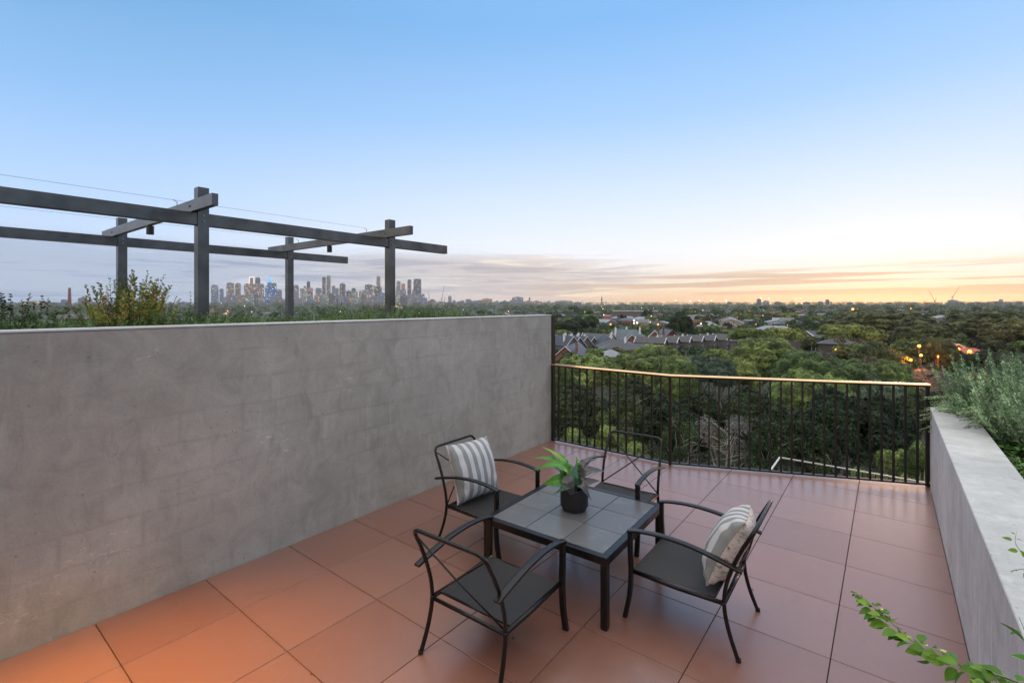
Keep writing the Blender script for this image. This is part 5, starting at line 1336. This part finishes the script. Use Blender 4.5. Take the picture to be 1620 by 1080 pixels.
# tan streaks on the right
c3 = nt.noise(nt.mapping(dirv, (1.6, 1.6, 75), (7, 3, .35)), 1.3, 5, .55, .25)
sm_ = nt.math('MULTIPLY', nt.math('MULTIPLY', nt.ss(z, .002, .02), nt.math('SUBTRACT', 1, nt.ss(z, .05, .075))), nt.ss(dt, .75, .95))
base2 = nt.mix(nt.math('MULTIPLY', nt.math('MULTIPLY', nt.ss(c3, .47, .55), sm_), .95), base2, lin('CFAE95'))
hz = nt.math('SUBTRACT', 1, nt.ss(z, .012, .035)); base2 = nt.mix(nt.math('MULTIPLY', nt.math('MULTIPLY', hz, nt.ss(dt, .75, .95)), .6), base2, lin('E6C09A'))
bg = nt.node('ShaderNodeBackground'); nt.link(base2, bg.inputs[0]); bg.inputs[1].default_value = 1.06
ns = nt.node('ShaderNodeTexSky', sky_type='NISHITA'); ns.sun_disc = False; ns.sun_elevation = SEL; ns.sun_rotation = -SAZ
bg2 = nt.node('ShaderNodeBackground'); nt.link(ns.outputs[0], bg2.inputs[0]); bg2.inputs[1].default_value = .018; ns.air_density = .6; ns.dust_density = .3
ad = nt.node('ShaderNodeAddShader'); nt.link(bg.outputs[0], ad.inputs[0]); nt.link(bg2.outputs[0], ad.inputs[1]); nt.link(ad.outputs[0], out.inputs[0])

sl = bpy.data.lights.new('low_sun', 'SUN'); sl.energy = .8; sl.angle = R(9); sl.color = (1, .60, .36)
so = bpy.data.objects.new('low_sun', sl); COL.objects.link(so)
sd = Vector((SD.x*math.cos(SEL), SD.y*math.cos(SEL), math.sin(SEL))); so.rotation_euler = sd.to_track_quat('Z', 'Y').to_euler()
# warm house light of the building behind the viewer
wl = bpy.data.lights.new('wall_light', 'SPOT'); wl.energy = 760; wl.color = (1, .46, .01); wl.shadow_soft_size = .06; wl.spot_size = R(60); wl.spot_blend = 1.0
wo = bpy.data.objects.new('wall_light', wl); COL.objects.link(wo); wo.location = (-3.0, -.5, 2.5)
wo.rotation_euler = (Vector((-3.0, -.5, 2.5))-Vector((-2.75, .45, 0))).to_track_quat('Z', 'Y').to_euler()

HAZE = True
if HAZE:
    hb = MB().box(-4900, 4900, -4900, 4900, -18.5, 330)
    # the box must hold the ground sheet too
    hm = bpy.data.materials.new('air'); hm.use_nodes = True; hm.node_tree.nodes.clear(); n_ = NT(hm.node_tree)
    ho = n_.node('ShaderNodeOutputMaterial'); pv = n_.node('ShaderNodeVolumePrincipled'); pv.inputs['Color'].default_value = (.93, .95, 1, 1); pv.inputs['Density'].default_value = 5.8e-5; pv.inputs['Anisotropy'].default_value = .2
    n_.link(pv.outputs[0], ho.inputs['Volume']); tag(hb.obj('haze', hm), 'thin evening haze over the suburb', 'haze', kind='stuff')
cam = bpy.data.cameras.new('camera'); co = bpy.data.objects.new('camera', cam); COL.objects.link(co); sc.camera = co
co.location = (0, 0, EYE); co.rotation_euler = (R(90), 0, TH)
cam.sensor_width = 36; cam.sensor_fit = 'HORIZONTAL'; cam.lens = 36*F/1620; cam.shift_y = -(540-VH)/1620
cam.clip_start = .05; cam.clip_end = 30000
sc.view_settings.view_transform = 'Standard'; sc.view_settings.look = 'None'; sc.view_settings.exposure = 0; sc.view_settings.gamma = 1
c_ = sc.cycles; c_.use_denoising = True; c_.max_bounces = 6; c_.diffuse_bounces = 3; c_.glossy_bounces = 3; c_.transmission_bounces = 4; c_.transparent_max_bounces = 8; c_.volume_bounces = 1
c_.sample_clamp_indirect = 4; c_.use_adaptive_sampling = True; c_.adaptive_threshold = .015
